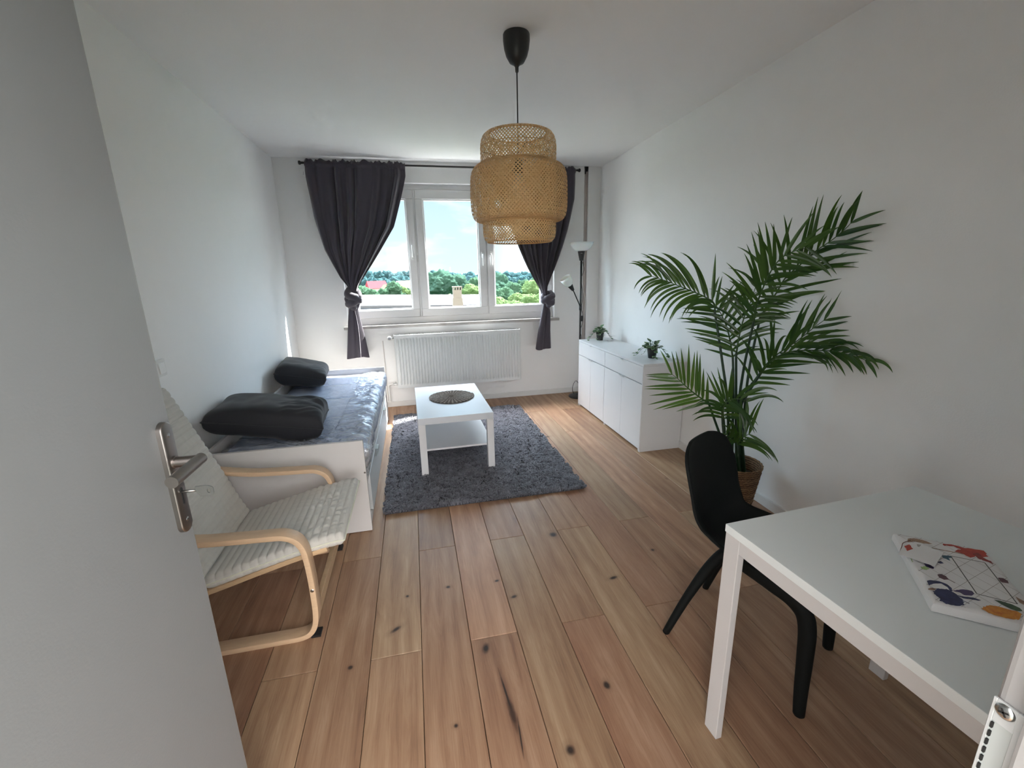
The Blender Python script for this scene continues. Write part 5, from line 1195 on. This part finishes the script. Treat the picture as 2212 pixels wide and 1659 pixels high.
# G lower left frond
frond([(1531, 872, 2.1), (1514, 860, 2.12), (1494, 845, 2.14), (1479, 832, 2.16), (1464, 818, 2.18), (1452, 809, 2.2)],
      [base(-.02, -.03), (1563, 960, 2.1), (1550, 925, 2.1)], 10, .24, lambda t, s: ((58 - 26 * t, .95 * prof_len(t), .1, .25) if s < 0 else (62 - 30 * t, .95 * prof_len(t), .1, .05)), 7, .62)
# H lower middle drooping frond
frond([(1563, 906, 2.05), (1562, 888, 2.03), (1566, 873, 2.0), (1578, 864, 1.97), (1596, 862, 1.94), (1614, 868, 1.92)],
      [base(-.01, -.035), (1567, 960, 2.08), (1565, 930, 2.06)], 11, .22, lambda t, s: ((62, .85, .4, 1.3) if s < 0 else (55, .8, .3, 1.2)), 8, .2)
# K short fan behind, green tips up
frond([(1560, 880, 2.2), (1566, 868, 2.2), (1574, 858, 2.2)], [base(0, .02), (1564, 940, 2.18)], 4, .22, lambda t, s: (34 + 20 * (1 - t), .9, 0, .1), 9, .6)
# I lowest small frond
frond([(1593, 962, 2.08), (1598, 952, 2.06), (1606, 944, 2.04), (1618, 938, 2.02)],
      [base(.005, -.03), (1592, 985, 2.09)], 5, .235, lambda t, s: ((30 + 10 * t, .95, .1, .9) if s > 0 else (58, .8, .25, 1.0)), 10, .42)
frond([(1590, 958, 2.05), (1580, 948, 2.05), (1570, 938, 2.05)], [base(.0, -.035), (1592, 978, 2.07)], 5, .16, lambda t, s: (48, .8, .3, .7), 12, .3)

# ================================================================ SMALL VARIEGATED PLANTS
def vleaf():
    m = MT('variegated_leaf'); at = m.n.new('ShaderNodeAttribute'); at.attribute_name = 'edge'
    n = m.noise(m.obj(), 70, 4, .7); m.set(base=m.ramp(m.math('ADD', at.outputs['Fac'], m.math('MULTIPLY', m.math('SUBTRACT', n, .5), .6)), [(.35, lin('456b48')), (.60, lin('64845a')), (.85, lin('b6c49a'))]), rough=.5); return m.m
M_vl = vleaf()
def small_plant(loc, rz, label):
    t = thing('potted_plant', label, 'plant', loc, rz, 'small potted plants on the sideboard')
    mb = MB(); mb.lathe([(.0001, 0), (.030, 0), (.031, .003), (.041, .072), (.0425, .072), (.0425, .080), (.0395, .080), (.038, .068), (.0001, .066)], (0, 0, 0), 40); p = mb.build('pot', M_black, t, local=True, smooth=True); p.modifiers.new('e', 'EDGE_SPLIT').split_angle = radians(35)
    r = random.Random(5); mb = MB(); cols = []; st = MB()
    def leaf(c, d, up, s):
        d = Vector(d).normalized(); sd = d.cross(Vector(up)).normalized(); nn_ = sd.cross(d).normalized(); vs = []; N = 8
        for i in range(N + 1):
            u = i / N; w = s * .60 * (sin(pi * min(1, u ** .72)) ** .8) * (1 - .25 * u); y = s * u; z = -.22 * s * u * u
            for k in (-1, -.55, 0, .55, 1): vs.append(Vector(c) + d * (y - (.12 * s * abs(k) if i == 0 else 0)) + sd * (w * k) + nn_ * (z + abs(k) * w * .12)); cols.append(abs(k) * .8 + (.2 if k else 0) * u)
        fs = [(i * 5 + k, i * 5 + k + 1, i * 5 + k + 6, i * 5 + k + 5) for i in range(N) for k in range(4)]; mb.add(vs, fs)
    def vine(P, n, s0, s1, seedk):
        Q = smooth_path(P, 6); st.tube(Q, .0013, 5)
        for k in range(n):
            f = (k + .8) / n; q = Q[int(f * (len(Q) - 1))]; a = (q - Vector((0, 0, .06))); a.z *= .3; a = a.normalized() if a.length > .01 else Vector((1, 0, 0))
            sd = a.cross(Vector((0, 0, 1))) * (1 if k % 2 else -1); d = a * .7 + sd * r.uniform(.3, .9) + Vector((0, 0, r.uniform(-.4, .3))); leaf(q, d, (r.uniform(-.4, .4), r.uniform(-.4, .4), 1), s0 + (s1 - s0) * f)
    for k in range(15):
        a = k * 2.4 + .3; rr = .020 + .030 * (k / 15); h = .145 - .045 * (k / 15)
        vine([(0.01 * cos(a), .01 * sin(a), .066), (.016 * cos(a), .016 * sin(a), h * .75), (rr * 1.1 * cos(a), rr * 1.1 * sin(a), h)], 2, .038, .046, k)
    for (ax, ay, z1) in ((-.16, .03, .010), (-.115, -.06, .012), (.125, .05, .012), (.10, -.075, .010), (.16, -.03, .012), (-.06, .10, .02)):
        vine([(.2 * ax, .2 * ay, .068), (.35 * ax, .35 * ay, .098), (.62 * ax, .62 * ay, .075), (.85 * ax, .85 * ay, .035), (ax, ay, z1 + .006)], 5, .040, .028, 3)
    for v in mb.v: v.z = max(v.z, .002)
    fo = mb.build('foliage', M_vl, t, local=True, smooth=True); fo.data.attributes.new('edge', 'FLOAT', 'POINT').data.foreach_set('value', cols)
    st.build('stems', M_stem, t, local=True, smooth=True); return t
sp1 = small_plant((1.925, 4.36, sH + .0005), .5, 'small trailing plant in black pot at the window end of the sideboard')
p2 = onZ(1408, 775, sH); r2 = sp1.copy(); COL.objects.link(r2); r2.location = (p2.x + .02, p2.y + .035, sH + .0005); r2.rotation_euler = (0, 0, 2.3); r2['label'] = 'small trailing plant in black pot at the near end of the sideboard'
for c in list(sp1.children): q = c.copy(); COL.objects.link(q); q.parent = r2
# ================================================================ LIGHT
w = bpy.data.worlds.new('sky'); SC.world = w; w.use_nodes = True; nt = w.node_tree; nn = nt.nodes; nn.clear()
def WN(ty): return nn.new(ty)
def wm(op, a, b=None, c=None, cl=False):
    n = nn.new('ShaderNodeMath'); n.operation = op; n.use_clamp = cl
    for i, x in enumerate((a, b, c)):
        if x is None: continue
        if isinstance(x, (int, float)): n.inputs[i].default_value = x
        else: nt.links.new(x, n.inputs[i])
    return n.outputs[0]
tc = WN('ShaderNodeTexCoord'); sx_ = WN('ShaderNodeSeparateXYZ'); nt.links.new(tc.outputs['Generated'], sx_.inputs[0])
z = sx_.outputs['Z']
mp = WN('ShaderNodeMapping'); mp.inputs['Scale'].default_value = (1, 1, 2.6); nt.links.new(tc.outputs['Generated'], mp.inputs[0])
cn = WN('ShaderNodeTexNoise'); cn.inputs['Scale'].default_value = 6.5; cn.inputs['Detail'].default_value = 7; cn.inputs['Roughness'].default_value = .58; cn.inputs['Distortion'].default_value = .3; nt.links.new(mp.outputs[0], cn.inputs[0])
rp = WN('ShaderNodeValToRGB'); e = rp.color_ramp.elements; e[0].position = .50; e[1].position = .62; nt.links.new(cn.outputs[0], rp.inputs[0])
sk = WN('ShaderNodeValToRGB'); cr = sk.color_ramp; cr.elements[0].position = 0; cr.elements[0].color = (.80, .96, 1.0, 1); cr.elements[1].position = .30; cr.elements[1].color = (.45, .76, 1.0, 1); nt.links.new(z, sk.inputs[0])
mx = WN('ShaderNodeMix'); mx.data_type = 'RGBA'; nt.links.new(wm('MULTIPLY', rp.outputs[0], .8), mx.inputs[0]); nt.links.new(sk.outputs[0], mx.inputs[6]); mx.inputs[7].default_value = (.97, 1.0, 1.0, 1)
# sky brighter high up; unseen side and rear glow added to fill the room
st = wm('MULTIPLY', wm('SUBTRACT', z, .26), 1.7, None, True)
glow = wm('MULTIPLY', wm('MULTIPLY', st, st), wm('MULTIPLY_ADD', sx_.outputs['Y'], 3.0, -.1, True))
side = wm('ADD', wm('MULTIPLY_ADD', wm('MULTIPLY_ADD', sx_.outputs['Y'], 2.0, .5, True), SKY_LO - 2.2, 2.2), wm('MULTIPLY', wm('MULTIPLY_ADD', sx_.outputs['Y'], -2.4, -1.2, True), BACK_FILL))
lat = wm('MULTIPLY', wm('MULTIPLY', wm('SUBTRACT', wm('ABSOLUTE', sx_.outputs['X']), .18), 1.3, None, True), wm('MULTIPLY', sx_.outputs['Y'], 4.0, None, True))
up = wm('ADD', wm('MULTIPLY_ADD', glow, SKY_HI, side), wm('MULTIPLY', wm('MULTIPLY', lat, wm('MULTIPLY_ADD', wm('LESS_THAN', sx_.outputs['X'], 0.0), .5, .5)), SIDE_FILL))
bg = WN('ShaderNodeBackground'); cw = WN('ShaderNodeMix'); cw.data_type = 'RGBA'; nt.links.new(wm('MULTIPLY', glow, 1.0, None, True), cw.inputs[0]); nt.links.new(mx.outputs[2], cw.inputs[6]); cw.inputs[7].default_value = (1.0, .965, 1.0, 1)
cb_ = WN('ShaderNodeMix'); cb_.data_type = 'RGBA'; nt.links.new(wm('MULTIPLY_ADD', sx_.outputs['Y'], 2.0, .5, True), cb_.inputs[0]); cb_.inputs[6].default_value = (1.0, .975, .96, 1); nt.links.new(cw.outputs[2], cb_.inputs[7]); nt.links.new(cb_.outputs[2], bg.inputs[0]); nt.links.new(up, bg.inputs[1])
gd = WN('ShaderNodeBackground'); gd.inputs[0].default_value = (.46, .49, .43, 1); nt.links.new(wm('MULTIPLY_ADD', wm('MULTIPLY_ADD', sx_.outputs['Y'], 2.0, .5, True), GROUND - GROUND_BACK, GROUND_BACK), gd.inputs[1])
ms = WN('ShaderNodeMixShader'); nt.links.new(wm('GREATER_THAN', z, -.002), ms.inputs[0]); nt.links.new(gd.outputs[0], ms.inputs[1]); nt.links.new(bg.outputs[0], ms.inputs[2])
wo = WN('ShaderNodeOutputWorld'); nt.links.new(ms.outputs[0], wo.inputs[0])
sd = bpy.data.lights.new('sun', 'SUN'); sd.energy = SUN; sd.angle = .0093; sd.color = (1, .96, .90)
so_ = bpy.data.objects.new('sun', sd); COL.objects.link(so_); so_.location = (6, 12, 12)
so_.rotation_euler = Vector((-.9, -.5, -1)).to_track_quat('-Z', 'Y').to_euler()

SC.view_settings.view_transform = 'Standard'; SC.view_settings.look = 'None'; SC.view_settings.gamma = 1; SC.view_settings.use_curve_mapping = False
SC.view_settings.exposure = EXPO
SC.cycles.use_denoising = True; SC.cycles.use_adaptive_sampling = True; SC.cycles.adaptive_threshold = .12; SC.cycles.adaptive_min_samples = 20
SC.cycles.max_bounces = 12; SC.cycles.diffuse_bounces = 4; SC.cycles.glossy_bounces = 4; SC.cycles.transparent_max_bounces = 20; SC.cycles.transmission_bounces = 6
SC.cycles.sample_clamp_indirect = 0; SC.cycles.caustics_reflective = False; SC.cycles.caustics_refractive = False

# portal at the window opening: emits nothing itself, only guides sky sampling through the glass
pd_ = bpy.data.lights.new('window_portal', 'AREA'); pd_.shape = 'RECTANGLE'; pd_.size = 2.30; pd_.size_y = 1.44; pd_.cycles.is_portal = True
po_ = bpy.data.objects.new('window_portal', pd_); COL.objects.link(po_); po_.location = (.463, YO + .02, 1.66); po_.rotation_euler = Vector((0, -1, 0)).to_track_quat('-Z', 'Y').to_euler()
